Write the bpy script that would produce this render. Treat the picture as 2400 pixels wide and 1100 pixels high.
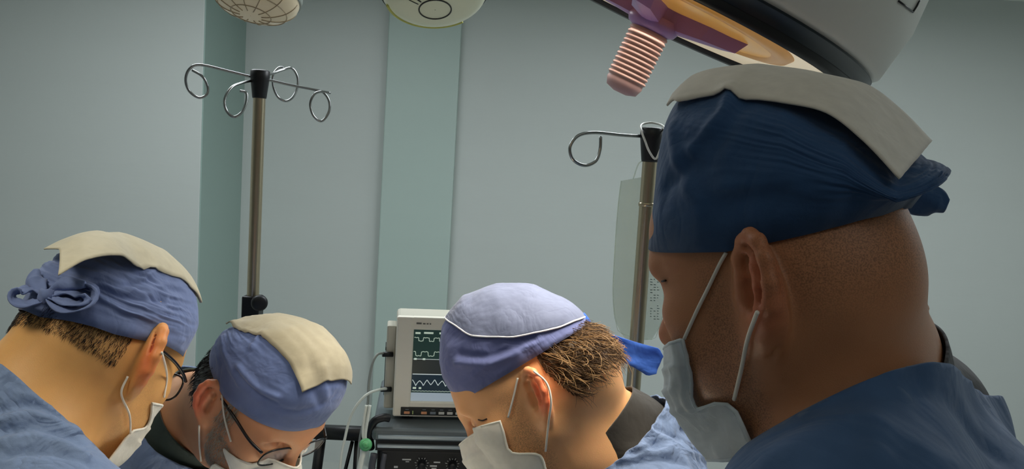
import bpy, bmesh, math, random
import numpy as np
from mathutils import Vector, Matrix
from mathutils.bvhtree import BVHTree

for _o in list(bpy.data.objects):
    bpy.data.objects.remove(_o, do_unlink=True)
SC = bpy.context.scene
COL = SC.collection
random.seed(7)
RAD = math.radians

# ------------------------------------------------------------------ camera
FPX = 2000.0                                     # focal length in pixels of the 2400 x 1100 frame
PITCH, ROLL = RAD(5.1), RAD(3.4)
CAM = np.array([0.0, 0.0, 1.70])
_F = np.array([0, math.cos(PITCH), -math.sin(PITCH)])
_U0 = np.array([0, math.sin(PITCH), math.cos(PITCH)])
_R0 = np.array([1.0, 0, 0])
_R = math.cos(ROLL) * _R0 + math.sin(ROLL) * _U0
_U = -math.sin(ROLL) * _R0 + math.cos(ROLL) * _U0
cd = bpy.data.cameras.new('camera')
cam = bpy.data.objects.new('camera', cd)
COL.objects.link(cam)
cd.sensor_fit = 'HORIZONTAL'
cd.sensor_width = 36.0
cd.lens = 36.0 * FPX / 2400.0
cd.clip_start = 0.02
cam.matrix_world = Matrix(((_R[0], _U[0], -_F[0], CAM[0]), (_R[1], _U[1], -_F[1], CAM[1]),
                           (_R[2], _U[2], -_F[2], CAM[2]), (0, 0, 0, 1)))
SC.camera = cam

def P(px, py, d):
    """point that stands d metres in front of the camera, on the sight line through a pixel"""
    return CAM + d * (_F + (px - 1200.0) / FPX * _R + (550.0 - py) / FPX * _U)

# ------------------------------------------------------------------ world, lights, exposure
wd = bpy.data.worlds.new('world'); SC.world = wd
wd.use_nodes = True
wd.node_tree.nodes['Background'].inputs[0].default_value = (0.68, 0.67, 0.64, 1)
wd.node_tree.nodes['Background'].inputs[1].default_value = WORLD = 0.13
SC.view_settings.view_transform = 'Standard'
SC.view_settings.look = 'None'
SC.view_settings.gamma = 1.0
SC.view_settings.use_curve_mapping = False
SC.view_settings.exposure = 0.0
ROOM = dict(x0=-2.6, x1=3.2, y0=-2.6, y1=4.5, z1=2.66)
CEIL_POWER = 26.0
CEIL_FILL = 2.0                                  # weak fill panel added behind the camera to lift the near figure
CEIL_LIGHTS = [(-1.1, 2.6), (0.75, 2.6), (2.4, 2.6), (0.9, -0.5)]      # ceiling panels over the middle of the room, then the added fill panel
LAMP_C = P(1547, 24, 1.10)                        # centre of the surgical lamp's open face
LAMP_N = np.array([-0.375, 0.114, -0.93]); LAMP_N /= np.linalg.norm(LAMP_N)
LAMP_R = 0.262

def area_light(name, loc, direction, size, power, col, shape='DISK', size_y=None, spread=180):
    l = bpy.data.lights.new(name, 'AREA')
    l.shape = shape; l.size = size
    if size_y: l.size_y = size_y
    l.energy = power; l.color = col; l.spread = RAD(spread)
    o = bpy.data.objects.new(name, l); COL.objects.link(o)
    o.location = Vector(loc)
    o.rotation_euler = Vector(direction).to_track_quat('-Z', 'Y').to_euler()
    return o

for i, (x, y) in enumerate(CEIL_LIGHTS):
    area_light('ceiling_panel_light', (x, y, ROOM['z1'] - 0.035), (0, 0, -1), 1.1, CEIL_POWER * (.92, 1.0, .75)[i] if i < 3 else CEIL_FILL, (0.95, 1.0, 1.05) if i < 3 else (1.0, .97, .92), 'RECTANGLE', 0.5)

def spot(name, loc, target, power, col, angle, radius):
    l = bpy.data.lights.new(name, 'SPOT'); l.energy = power; l.color = col; l.spot_size = RAD(angle); l.spot_blend = .6; l.shadow_soft_size = radius
    o = bpy.data.objects.new(name, l); COL.objects.link(o); o.location = Vector(loc)
    o.rotation_euler = (Vector(target) - Vector(loc)).to_track_quat('-Z', 'Y').to_euler()
    return o
OVER_C = np.array([-.72, .50, 2.36])              # second surgical lamp, overhead, above the picture's edge
OVER_POWER = 22.0
spot('overhead_lamp_light', OVER_C + np.array([0, 0, -.03]), (-.50, 1.0, 1.35), OVER_POWER, (1.0, .92, .74), 54, .16)
BEAM_POWER = 950.0                                # focused beam of a third lamp on the operating field
spot('field_lamp_beam', np.array([-.27, .93, 2.33]), (-.225, 1.07, .8), BEAM_POWER, (1.0, .92, .76), 13, .03)
LAMP_POWER = 2.6
area_light('surgical_lamp_light', LAMP_C + LAMP_N * 0.035, LAMP_N, LAMP_R * 1.7, LAMP_POWER, (1.0, .92, .78), spread=84)

# ------------------------------------------------------------------ materials
MATS = {}
def nt(name):
    m = bpy.data.materials.new(name); m.use_nodes = True
    t = m.node_tree
    return m, t, t.nodes['Principled BSDF']
def srgb(r, g, b):
    f = lambda c: ((c / 255 + 0.055) / 1.055) ** 2.4 if c > 10 else c / 255 / 12.92
    return (f(r), f(g), f(b), 1)
def node(t, kind, **kw):
    n = t.nodes.new(kind)
    for k, v in kw.items():
        if k in n.inputs.keys(): n.inputs[k].default_value = v
        else: setattr(n, k, v)
    return n
def mat(name, col, rough=0.5, metal=0.0, var=0.0, vscale=20, bump=0.0, bscale=60, stretch=None, spec=0.5,
        sss=0.0, sssr=(1, .35, .2), ssss=.01, alpha=1.0, trans=0.0, emit=None, estr=0.0, sheen=0.0, ior=1.45, detail=4):
    if name in MATS: return MATS[name]
    m, t, b = nt(name)
    b.inputs['Base Color'].default_value = col
    b.inputs['Roughness'].default_value = rough
    b.inputs['Metallic'].default_value = metal
    b.inputs['Specular IOR Level'].default_value = spec
    b.inputs['IOR'].default_value = ior
    b.inputs['Alpha'].default_value = alpha
    b.inputs['Transmission Weight'].default_value = trans
    b.inputs['Sheen Weight'].default_value = sheen
    if sss:
        b.inputs['Subsurface Weight'].default_value = sss
        b.inputs['Subsurface Radius'].default_value = sssr
        b.inputs['Subsurface Scale'].default_value = ssss
    if emit:
        b.inputs['Emission Color'].default_value = emit
        b.inputs['Emission Strength'].default_value = estr
    tc = node(t, 'ShaderNodeTexCoord')
    mp = node(t, 'ShaderNodeMapping')
    t.links.new(tc.outputs['Object'], mp.inputs[0])
    if stretch: mp.inputs['Scale'].default_value = stretch
    if var:
        n = node(t, 'ShaderNodeTexNoise', Scale=vscale, Detail=detail)
        t.links.new(mp.outputs[0], n.inputs['Vector'])
        mx = node(t, 'ShaderNodeMix', data_type='RGBA')
        mx.inputs[6].default_value = tuple(c * (1 - var) for c in col[:3]) + (1,)
        mx.inputs[7].default_value = tuple(min(1, c * (1 + var)) for c in col[:3]) + (1,)
        t.links.new(n.outputs['Fac'], mx.inputs[0])
        t.links.new(mx.outputs[2], b.inputs['Base Color'])
    if bump:
        n2 = node(t, 'ShaderNodeTexNoise', Scale=bscale, Detail=detail)
        t.links.new(mp.outputs[0], n2.inputs['Vector'])
        bp = node(t, 'ShaderNodeBump', Strength=bump, Distance=0.01)
        t.links.new(n2.outputs['Fac'], bp.inputs['Height'])
        t.links.new(bp.outputs[0], b.inputs['Normal'])
    MATS[name] = m
    return m

def cloth_mat(name, col, bump=0.35, translucent=0.0, bscale=14, rough=0.75):
    """nonwoven cloth: soft creases (two noises), fine crepe, a little show-through"""
    if name in MATS: return MATS[name]
    m, t, b = nt(name)
    b.inputs['Roughness'].default_value = rough
    b.inputs['Specular IOR Level'].default_value = 0.25
    b.inputs['Sheen Weight'].default_value = 0.15
    tc = node(t, 'ShaderNodeTexCoord')
    n1 = node(t, 'ShaderNodeTexNoise', Scale=bscale, Detail=3, Distortion=1.2)
    n2 = node(t, 'ShaderNodeTexNoise', Scale=bscale * 5, Detail=2)
    n3 = node(t, 'ShaderNodeTexNoise', Scale=900, Detail=1)
    for n in (n1, n2, n3): t.links.new(tc.outputs['Object'], n.inputs['Vector'])
    rd = node(t, 'ShaderNodeMath', operation='SUBTRACT'); rd.inputs[1].default_value = 0.5
    ab = node(t, 'ShaderNodeMath', operation='ABSOLUTE')
    t.links.new(n1.outputs['Fac'], rd.inputs[0]); t.links.new(rd.outputs[0], ab.inputs[0])
    ad = node(t, 'ShaderNodeMath', operation='MULTIPLY_ADD'); ad.inputs[1].default_value = 0.12
    t.links.new(n2.outputs['Fac'], ad.inputs[0]); t.links.new(ab.outputs[0], ad.inputs[2])
    ad2 = node(t, 'ShaderNodeMath', operation='MULTIPLY_ADD'); ad2.inputs[1].default_value = 0.012
    t.links.new(n3.outputs['Fac'], ad2.inputs[0]); t.links.new(ad.outputs[0], ad2.inputs[2])
    bp = node(t, 'ShaderNodeBump', Strength=bump, Distance=0.02)
    t.links.new(ad2.outputs[0], bp.inputs['Height']); t.links.new(bp.outputs[0], b.inputs['Normal'])
    mx = node(t, 'ShaderNodeMix', data_type='RGBA')
    mx.inputs[6].default_value = tuple(c * .88 for c in col[:3]) + (1,)
    mx.inputs[7].default_value = tuple(min(1, c * 1.12) for c in col[:3]) + (1,)
    t.links.new(n2.outputs['Fac'], mx.inputs[0]); t.links.new(mx.outputs[2], b.inputs['Base Color'])
    if translucent:
        tr = node(t, 'ShaderNodeBsdfTranslucent'); tr.inputs[0].default_value = col
        ms = node(t, 'ShaderNodeMixShader'); ms.inputs[0].default_value = translucent
        out = t.nodes['Material Output']
        t.links.new(b.outputs[0], ms.inputs[1]); t.links.new(tr.outputs[0], ms.inputs[2])
        t.links.new(ms.outputs[0], out.inputs[0])
    MATS[name] = m
    return m

def skin_mat(name, col, stub=(0.12, 0.09, 0.07, 1), sss=0.18, rough=0.5, spec=0.4):
    """skin: mottled tone, redder ears (vertex colour R), stubble (G), pores"""
    m, t, b = nt(name)
    b.inputs['Roughness'].default_value = rough
    b.inputs['Specular IOR Level'].default_value = spec
    b.inputs['Subsurface Weight'].default_value = sss
    b.inputs['Subsurface Radius'].default_value = (1, .35, .18)
    b.inputs['Subsurface Scale'].default_value = 0.008
    tc = node(t, 'ShaderNodeTexCoord')
    n1 = node(t, 'ShaderNodeTexNoise', Scale=35, Detail=4)
    n2 = node(t, 'ShaderNodeTexNoise', Scale=850, Detail=2)
    n4 = node(t, 'ShaderNodeTexNoise', Scale=1100, Detail=1)
    for n in (n1, n2, n4): t.links.new(tc.outputs['Object'], n.inputs['Vector'])
    mx = node(t, 'ShaderNodeMix', data_type='RGBA')
    mx.inputs[6].default_value = tuple(c * .86 for c in col[:3]) + (1,)
    mx.inputs[7].default_value = (min(1, col[0] * 1.1), col[1] * 1.12, col[2] * 1.15, 1)
    t.links.new(n1.outputs['Fac'], mx.inputs[0])
    vc = node(t, 'ShaderNodeVertexColor', layer_name='zone')
    sp = node(t, 'ShaderNodeSeparateColor'); t.links.new(vc.outputs[0], sp.inputs[0])
    red = node(t, 'ShaderNodeMix', data_type='RGBA')
    red.inputs[7].default_value = (min(1, col[0] * 1.15), col[1] * .52, col[2] * .5, 1)
    t.links.new(sp.outputs[0], red.inputs[0]); t.links.new(mx.outputs[2], red.inputs[6])
    st = node(t, 'ShaderNodeMix', data_type='RGBA'); st.inputs[7].default_value = stub
    rmp = node(t, 'ShaderNodeMapRange'); rmp.inputs[1].default_value = .42; rmp.inputs[2].default_value = .62
    t.links.new(n2.outputs['Fac'], rmp.inputs[0])
    ml = node(t, 'ShaderNodeMath', operation='MULTIPLY')
    t.links.new(rmp.outputs[0], ml.inputs[0]); t.links.new(sp.outputs[1], ml.inputs[1])
    t.links.new(ml.outputs[0], st.inputs[0]); t.links.new(red.outputs[2], st.inputs[6])
    t.links.new(st.outputs[2], b.inputs['Base Color'])
    bp = node(t, 'ShaderNodeBump', Strength=0.12, Distance=0.002)
    t.links.new(n4.outputs['Fac'], bp.inputs['Height']); t.links.new(bp.outputs[0], b.inputs['Normal'])
    return m

# ------------------------------------------------------------------ object helpers
def link(name, me, parent=None, material=None, smooth=True):
    o = bpy.data.objects.new(name, me); COL.objects.link(o)
    if material is not None:
        me.materials.clear(); me.materials.append(material)
    if smooth:
        me.shade_smooth()
    if parent is not None: o.parent = parent
    return o
def tag(o, label, cat, group=None, kind=None):
    o['label'] = label; o['category'] = cat
    if group: o['group'] = group
    if kind: o['kind'] = kind
    return o
def empty(name, loc=(0, 0, 0)):
    o = bpy.data.objects.new(name, None); COL.objects.link(o); o.location = Vector(loc); o.empty_display_size = .1
    return o
def struct(o):
    o['kind'] = 'structure'; return o
def pydata(name, V, Fc, parent=None, material=None, smooth=True):
    me = bpy.data.meshes.new(name)
    me.from_pydata([tuple(map(float, v)) for v in V], [], [tuple(int(i) for i in f) for f in Fc])
    me.update()
    return link(name, me, parent, material, smooth)
def box_mesh(name, lo, hi, bevel=0.0, seg=2):
    bm = bmesh.new()
    bmesh.ops.create_cube(bm, size=1.0)
    for v in bm.verts:
        v.co = Vector([(lo[i] + hi[i]) / 2 + v.co[i] * (hi[i] - lo[i]) for i in range(3)])
    if bevel: bmesh.ops.bevel(bm, geom=list(bm.edges), offset=bevel, segments=seg, profile=.5, affect='EDGES')
    me = bpy.data.meshes.new(name); bm.to_mesh(me); bm.free()
    return me
def box(name, lo, hi, parent=None, material=None, bevel=0.0, seg=2):
    return link(name, box_mesh(name, lo, hi, bevel, seg), parent, material, smooth=False)
def frames(pts):
    """parallel-transport frames along a polyline"""
    pts = np.asarray(pts, float); n = len(pts)
    T = np.gradient(pts, axis=0); T /= np.linalg.norm(T, axis=1)[:, None] + 1e-12
    a = np.array([0, 0, 1.0]) if abs(T[0][2]) < .9 else np.array([1.0, 0, 0])
    N = np.cross(T[0], a); N /= np.linalg.norm(N); out = []
    for i in range(n):
        N = N - T[i] * (N @ T[i]); N /= np.linalg.norm(N)
        out.append((T[i], N.copy(), np.cross(T[i], N)))
    return out
def smooth_path(pts, n=24, closed=False):
    """Catmull-Rom through control points"""
    p = np.asarray(pts, float); m = len(p)
    if closed: ext = np.vstack([p[-1], p, p[0], p[1]]); segs = m
    else: ext = np.vstack([2 * p[0] - p[1], p, 2 * p[-1] - p[-2]]); segs = m - 1
    out = []
    for t in np.linspace(0, segs, n, endpoint=not closed):
        i = min(int(t), segs - 1); u = t - i
        a, b, c, d = ext[i:i + 4]
        out.append(.5 * ((2 * b) + (c - a) * u + (2 * a - 5 * b + 4 * c - d) * u * u + (3 * b - a - 3 * c + d) * u ** 3))
    return np.array(out)
def tube_data(pts, r, seg=8, closed=False, cap=True, flat=1.0, normal=None):
    """verts, faces of a tube; r scalar or per point; flat squashes one axis"""
    pts = np.asarray(pts, float); n = len(pts)
    r = np.full(n, r) if np.isscalar(r) else np.asarray(r)
    fr = frames(pts); V = []; Fc = []
    for i in range(n):
        T, N, B = fr[i]
        if normal is not None:
            N = np.asarray(normal if np.ndim(normal) == 1 else normal[i], float); N = N - T * (N @ T); N /= np.linalg.norm(N) + 1e-9; B = np.cross(T, N)
        for k in range(seg):
            a = 2 * math.pi * k / seg
            V.append(pts[i] + r[i] * (math.cos(a) * B + flat * math.sin(a) * N))
    m = n if closed else n - 1
    for i in range(m):
        j = (i + 1) % n
        for k in range(seg):
            l = (k + 1) % seg
            Fc.append((i * seg + k, i * seg + l, j * seg + l, j * seg + k))
    if cap and not closed:
        Fc.append(tuple(range(seg - 1, -1, -1))); Fc.append(tuple((n - 1) * seg + k for k in range(seg)))
    return V, Fc
def tube(name, pts, r, parent=None, material=None, seg=8, closed=False, flat=1.0, normal=None):
    V, Fc = tube_data(pts, r, seg, closed, True, flat, normal)
    return pydata(name, V, Fc, parent, material)
def merge(parts):
    V = []; Fc = []
    for v, f in parts:
        o = len(V); V += list(v); Fc += [tuple(i + o for i in q) for q in f]
    return V, Fc
def lathe_data(profile, origin, axis, seg=40, close=False):
    """profile list of (radius, along); axis direction; returns verts, faces"""
    ax = np.asarray(axis, float); ax /= np.linalg.norm(ax)
    a = np.array([0, 0, 1.0]) if abs(ax[2]) < .9 else np.array([1.0, 0, 0])
    u = np.cross(ax, a); u /= np.linalg.norm(u); v = np.cross(ax, u)
    V = []; Fc = []; n = len(profile)
    for (r, h) in profile:
        for k in range(seg):
            t = 2 * math.pi * k / seg
            V.append(np.asarray(origin) + ax * h + r * (math.cos(t) * u + math.sin(t) * v))
    for i in range(n - 1):
        for k in range(seg):
            l = (k + 1) % seg
            Fc.append((i * seg + k, i * seg + l, (i + 1) * seg + l, (i + 1) * seg + k))
    if close:
        Fc.append(tuple(range(seg - 1, -1, -1))); Fc.append(tuple((n - 1) * seg + k for k in range(seg)))
    return V, Fc
def lathe(name, profile, origin, axis, parent=None, material=None, seg=40, close=False):
    V, Fc = lathe_data(profile, origin, axis, seg, close)
    return pydata(name, V, Fc, parent, material)
def grid_faces(nu, nv, wrap_u=False):
    Fc = []
    for i in range(nu if wrap_u else nu - 1):
        for j in range(nv - 1):
            i2 = (i + 1) % nu
            Fc.append((i * nv + j, i2 * nv + j, i2 * nv + j + 1, i * nv + j + 1))
    return Fc
def solidify(o, th, offset=-1.0):
    m = o.modifiers.new('solidify', 'SOLIDIFY'); m.thickness = th; m.offset = offset
    return o
def bicubic(ctrl, nu, nv):
    """smooth sheet through a net of control points (rows x cols x 3)"""
    c = np.asarray(ctrl, float)
    rows = np.array([smooth_path(r, nv) for r in c])
    return np.array([smooth_path(rows[:, j], nu) for j in range(nv)]).transpose(1, 0, 2)

# value noise on points (n,3)
_rng = np.random.RandomState(3)
_TAB = _rng.rand(4096).astype(np.float64)
def vnoise(p, seed=0):
    p = np.asarray(p, float); i = np.floor(p).astype(np.int64); f = p - i; f = f * f * (3 - 2 * f)
    def h(a, b, c):
        return _TAB[((a * 73856093) ^ (b * 19349663) ^ (c * 83492791) ^ (seed * 2654435)) % 4096]
    r = 0
    for dx in (0, 1):
        for dy in (0, 1):
            for dz in (0, 1):
                w = (f[:, 0] if dx else 1 - f[:, 0]) * (f[:, 1] if dy else 1 - f[:, 1]) * (f[:, 2] if dz else 1 - f[:, 2])
                r = r + w * h(i[:, 0] + dx, i[:, 1] + dy, i[:, 2] + dz)
    return r
def ridged(p, seed=0, octaves=2):
    s = 0; a = 1.0
    for k in range(octaves):
        s = s + a * (1 - np.abs(2 * vnoise(p * (2 ** k), seed + k) - 1)); a *= .45
    return s - 1.0

# ------------------------------------------------------------------ distance-field bodies on a stretched grid
class Field:
    """signed distance on a rectilinear grid in a local frame (M: local -> world)"""
    def __init__(s, xs, ys, zs, M):
        s.ax = [np.asarray(a, np.float32) for a in (xs, ys, zs)]
        s.M = np.asarray(M, float); s.Mi = np.linalg.inv(s.M)
        s.d = np.ones([len(a) for a in s.ax], np.float32)
    def _sl(s, lo, hi):
        sl = []; co = []
        for k in range(3):
            i0 = max(0, int(np.searchsorted(s.ax[k], lo[k])) - 1); i1 = min(len(s.ax[k]), int(np.searchsorted(s.ax[k], hi[k])) + 1)
            if i1 <= i0: return None
            sl.append(slice(i0, i1)); sh = [1, 1, 1]; sh[k] = i1 - i0
            co.append(s.ax[k][i0:i1].reshape(sh))
        return tuple(sl), co
    def _op(s, sl, p, op, k):
        d = s.d[sl]
        if op == 'u':
            if k > 0:
                h = np.maximum(k - np.abs(d - p), 0) / k; s.d[sl] = np.minimum(d, p) - h * h * k * .25
            else: s.d[sl] = np.minimum(d, p)
        else:
            p = -p
            if k > 0:
                h = np.maximum(k - np.abs(d - p), 0) / k; s.d[sl] = np.maximum(d, p) + h * h * k * .25
            else: s.d[sl] = np.maximum(d, p)
    def loc(s, p): return (s.Mi @ np.append(np.asarray(p, float), 1))[:3]
    def ell(s, c, r, op='u', k=.02, rot=None):
        c = np.asarray(c, float); r = np.asarray(r, float); R = r.max() + k + .012
        q = s._sl(c - R, c + R)
        if q is None: return
        sl, (x, y, z) = q; x = x - c[0]; y = y - c[1]; z = z - c[2]
        if rot is not None:
            x, y, z = (rot[0][i] * x + rot[1][i] * y + rot[2][i] * z for i in range(3))
        k0 = np.sqrt((x / r[0]) ** 2 + (y / r[1]) ** 2 + (z / r[2]) ** 2)
        k1 = np.sqrt((x / r[0] ** 2) ** 2 + (y / r[1] ** 2) ** 2 + (z / r[2] ** 2) ** 2) + 1e-9
        s._op(sl, (k0 * (k0 - 1) / k1).astype(np.float32), op, k)
    def cap(s, a, b, ra, rb=None, op='u', k=.02):
        a = np.asarray(a, float); b = np.asarray(b, float); rb = ra if rb is None else rb
        R = max(ra, rb) + k + .012
        q = s._sl(np.minimum(a, b) - R, np.maximum(a, b) + R)
        if q is None: return
        sl, (x, y, z) = q; ab = b - a; L = float(ab @ ab) + 1e-12
        x = x - a[0]; y = y - a[1]; z = z - a[2]
        h = np.clip((x * ab[0] + y * ab[1] + z * ab[2]) / L, 0, 1)
        p = np.sqrt((x - h * ab[0]) ** 2 + (y - h * ab[1]) ** 2 + (z - h * ab[2]) ** 2) - (ra + (rb - ra) * h)
        s._op(sl, p.astype(np.float32), op, k)
    def chain(s, pts, rs, op='u', k=.01):
        for i in range(len(pts) - 1): s.cap(pts[i], pts[i + 1], rs[i], rs[i + 1], op, k)
    def mesh(s, world=True):
        d = s.d; ins = d < 0
        c = np.zeros([n - 1 for n in d.shape], np.int8)
        for a in (0, 1):
            for b in (0, 1):
                for e in (0, 1):
                    c += ins[a:d.shape[0] - 1 + a, b:d.shape[1] - 1 + b, e:d.shape[2] - 1 + e]
        act = (c > 0) & (c < 8)
        I = np.argwhere(act); idx = -np.ones(act.shape, np.int64); idx[act] = np.arange(len(I))
        acc = np.zeros((len(I), 3)); cnt = np.zeros(len(I))
        cor = [(a, b, e) for a in (0, 1) for b in (0, 1) for e in (0, 1)]
        for A in cor:
            for ax in range(3):
                if A[ax]: continue
                B = list(A); B[ax] = 1
                ia = I + A; ib = I + B
                da = d[ia[:, 0], ia[:, 1], ia[:, 2]]; db = d[ib[:, 0], ib[:, 1], ib[:, 2]]
                m = (da < 0) != (db < 0)
                t = np.where(m, da / np.where(m, da - db, 1), 0)
                pa = np.stack([s.ax[q][ia[:, q]] for q in range(3)], 1); pb = np.stack([s.ax[q][ib[:, q]] for q in range(3)], 1)
                acc += np.where(m[:, None], pa + (pb - pa) * t[:, None], 0); cnt += m
        V = acc / cnt[:, None]
        Q = []
        for ax in range(3):
            lo = [slice(None)] * 3; hi = [slice(None)] * 3
            lo[ax] = slice(0, -1); hi[ax] = slice(1, None)
            a = ins[tuple(lo)]; b = ins[tuple(hi)]
            E = np.argwhere(a != b)
            u, w = [(1, 2), (2, 0), (0, 1)][ax]
            ok = (E[:, u] > 0) & (E[:, w] > 0) & (E[:, u] < d.shape[u] - 1) & (E[:, w] < d.shape[w] - 1)
            E = E[ok]; fl = a[E[:, 0], E[:, 1], E[:, 2]]
            def at(du, dw):
                e = E.copy(); e[:, u] += du; e[:, w] += dw
                return idx[e[:, 0], e[:, 1], e[:, 2]]
            q = np.stack([at(-1, -1), at(0, -1), at(0, 0), at(-1, 0)], 1)
            q[~fl] = q[~fl][:, ::-1]
            Q.append(q)
        Q = np.vstack(Q)
        if world: V = V @ s.M[:3, :3].T + s.M[:3, 3]
        return V, Q
def mesh_np(name, V, Q):
    me = bpy.data.meshes.new(name)
    me.vertices.add(len(V)); me.vertices.foreach_set('co', np.asarray(V, np.float32).ravel())
    n = len(Q); k = Q.shape[1]
    me.loops.add(n * k); me.loops.foreach_set('vertex_index', np.asarray(Q, np.int32).ravel())
    me.polygons.add(n); me.polygons.foreach_set('loop_start', np.arange(0, n * k, k, dtype=np.int32))
    me.update(calc_edges=True); me.validate()
    return me
def laplace(V, Q, it=2, w=.5):
    e = np.vstack([Q[:, [0, 1]], Q[:, [1, 2]], Q[:, [2, 3]], Q[:, [3, 0]]])
    n = len(V)
    deg = np.bincount(e.ravel(), minlength=n).astype(float)
    for _ in range(it):
        s = np.zeros_like(V)
        for k in range(3):
            s[:, k] = np.bincount(e[:, 0], V[e[:, 1], k], n) + np.bincount(e[:, 1], V[e[:, 0], k], n)
        V = V + w * (s / np.maximum(deg, 1)[:, None] - V)
    return V
def vnormals(V, Q):
    a = V[Q[:, 2]] - V[Q[:, 0]]; b = V[Q[:, 3]] - V[Q[:, 1]]
    fn = np.cross(a, b); N = np.zeros_like(V)
    for k in range(4):
        for c in range(3): N[:, c] += np.bincount(Q[:, k], fn[:, c], len(V))
    return N / (np.linalg.norm(N, axis=1)[:, None] + 1e-12)
def axis_steps(a, f0, f1, b, fine, coarse):
    """coordinates from a to b, fine between f0 and f1, growing to coarse outside"""
    out = list(np.arange(f0, f1, fine)); st = fine; x = f0
    lo = []
    while x > a: st = min(st * 1.25, coarse); x -= st; lo.append(x)
    st = fine; x = out[-1]; hi = []
    while x < b: st = min(st * 1.25, coarse); x += st; hi.append(x)
    return np.array(lo[::-1] + out + hi)
class Surf:
    """a built surface that sight lines can be dropped onto"""
    def __init__(s, V, Q): s.b = BVHTree.FromPolygons([tuple(v) for v in V], [tuple(int(i) for i in q) for q in Q])
    def hit(s, px, py, off=0.0):
        d = P(px, py, 1.0) - CAM; d /= np.linalg.norm(d)
        loc, n, i, t = s.b.ray_cast(Vector(CAM), Vector(d))
        if loc is None: return None
        n = np.array(n); n = n if n @ d < 0 else -n
        return np.array(loc) + n * off
    def path(s, pts, off=0.0, n=30):
        h = [s.hit(*p, off) for p in pts]
        h = [q for q in h if q is not None]
        return smooth_path(h, n) if len(h) > 2 else np.array(h)
    def near(s, p, off=0.0):
        loc, n, i, t = s.b.find_nearest(Vector(p)); return np.array(loc) + np.array(n) * off
def polydist(V, poly):
    best = np.full(len(V), 9.0)
    for i in range(len(poly) - 1):
        a, b = poly[i], poly[i + 1]; ab = b - a
        h = np.clip((V - a) @ ab / (ab @ ab + 1e-12), 0, 1)
        best = np.minimum(best, np.linalg.norm(V - a - h[:, None] * ab, axis=1))
    return best
# ------------------------------------------------------------------ room
M_WALL = mat('wall_paint', srgb(184, 190, 186), rough=.42, var=.025, vscale=1.2, bump=.06, bscale=8, stretch=(1, 1, 5))
M_PIL = mat('wall_paint_green', srgb(168, 184, 177), rough=.42, var=.02, vscale=1.2, bump=.05, bscale=8, stretch=(1, 1, 5))
M_FLOOR = mat('floor_vinyl', srgb(172, 176, 170), rough=.4, var=.08, vscale=6)
M_CEIL = mat('ceiling_paint', srgb(228, 232, 226), rough=.7, var=.02, vscale=3)
X0, X1, Y0, Y1, Z1 = ROOM['x0'], ROOM['x1'], ROOM['y0'], ROOM['y1'], ROOM['z1']
struct(box('floor', (X0 - .1, Y0 - .1, -.1), (X1 + .1, Y1 + .1, 0), None, M_FLOOR))
struct(box('ceiling', (X0 - .1, Y0 - .1, Z1), (X1 + .1, Y1 + .1, Z1 + .1), None, M_CEIL))
struct(box('wall_back', (X0 - .1, Y1, 0), (X1 + .1, Y1 + .1, Z1), None, M_WALL))
struct(box('wall_left', (X0 - .1, Y0, 0), (X0, Y1, Z1), None, M_WALL))
struct(box('wall_right', (X1, Y0, 0), (X1 + .1, Y1, Z1), None, M_WALL))
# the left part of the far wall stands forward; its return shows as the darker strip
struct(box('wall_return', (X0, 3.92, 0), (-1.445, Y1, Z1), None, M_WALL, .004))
struct(box('wall_return_face', (-1.446, 3.921, 0), (-1.440, Y1, Z1), None, mat('wall_return_green', srgb(146, 167, 160), rough=.45, var=.03, vscale=1.5), .001))  # thin sheet over the return, darker and greener than the wall paint
struct(box('wall_pilaster', (-.696, 4.45, 0), (-.322, Y1, Z1), None, M_PIL, .006))
# ------------------------------------------------------------------ ceiling panels
M_WHITE = mat('enamel_white', srgb(225, 226, 220), rough=.4)
M_GLOWP = mat('panel_diffuser', srgb(230, 235, 230), rough=.6, emit=(.9, 1, .97, 1), estr=1.0)
for i, (x, y) in enumerate(CEIL_LIGHTS):
    e = empty('ceiling_light', (x, y, Z1))
    tag(e, 'flat rectangular ceiling light panel, %s above the far wall' % ('leftmost of three beyond the lamps,', 'middle of three beyond the lamps,', 'rightmost of three beyond the lamps,', 'added as unseen fill behind the camera and not')[i], 'ceiling light', 'ceiling panels')
    for (a, b, c, d) in ((-.6, -.3, .6, -.26), (-.6, .26, .6, .3), (-.6, -.26, -.56, .26), (.56, -.26, .6, .26)):
        box('frame', (a, b, -.045), (c, d, 0), e, M_WHITE, .003)
    box('diffuser', (-.56, -.26, -.028), (.56, .26, -.02), e, M_GLOWP)

# ------------------------------------------------------------------ big surgical lamp, upper right
M_HOUSE = mat('lamp_housing_grey', srgb(222, 222, 214), rough=.42, var=.03, vscale=5)
M_HOUSE2 = mat('lamp_housing_pale', srgb(226, 226, 218), rough=.45)
M_BAND = mat('lamp_band_navy', srgb(20, 32, 40), rough=.35)
M_LBLACK = mat('lamp_rim_black', srgb(22, 22, 24), rough=.4)
M_CREAM = mat('lamp_reflector_cream', srgb(244, 232, 206), rough=.3, emit=srgb(246, 226, 190), estr=.35)
M_AMBER = mat('lamp_amber_cover', srgb(224, 172, 84), rough=.22, var=.12, vscale=7, emit=srgb(224, 160, 70), estr=.22)
M_AMBER2 = mat('lamp_amber_ring', srgb(200, 146, 66), rough=.25, emit=srgb(214, 146, 60), estr=.18)
M_PURPLE = mat('lamp_hub_purple', srgb(168, 130, 190), rough=.35, var=.1, vscale=14)
M_LILAC = mat('lamp_handle_lilac', srgb(196, 158, 150), rough=.45, var=.08, vscale=30)
lamp = empty('surgical_lamp', LAMP_C)
tag(lamp, 'large round surgical lamp with grey housing, amber face and pink ribbed handle', 'surgical lamp')
def lchild(ob):
    ob.parent = lamp; ob.matrix_parent_inverse = Matrix.Translation(Vector(LAMP_C)).inverted(); return ob
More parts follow.
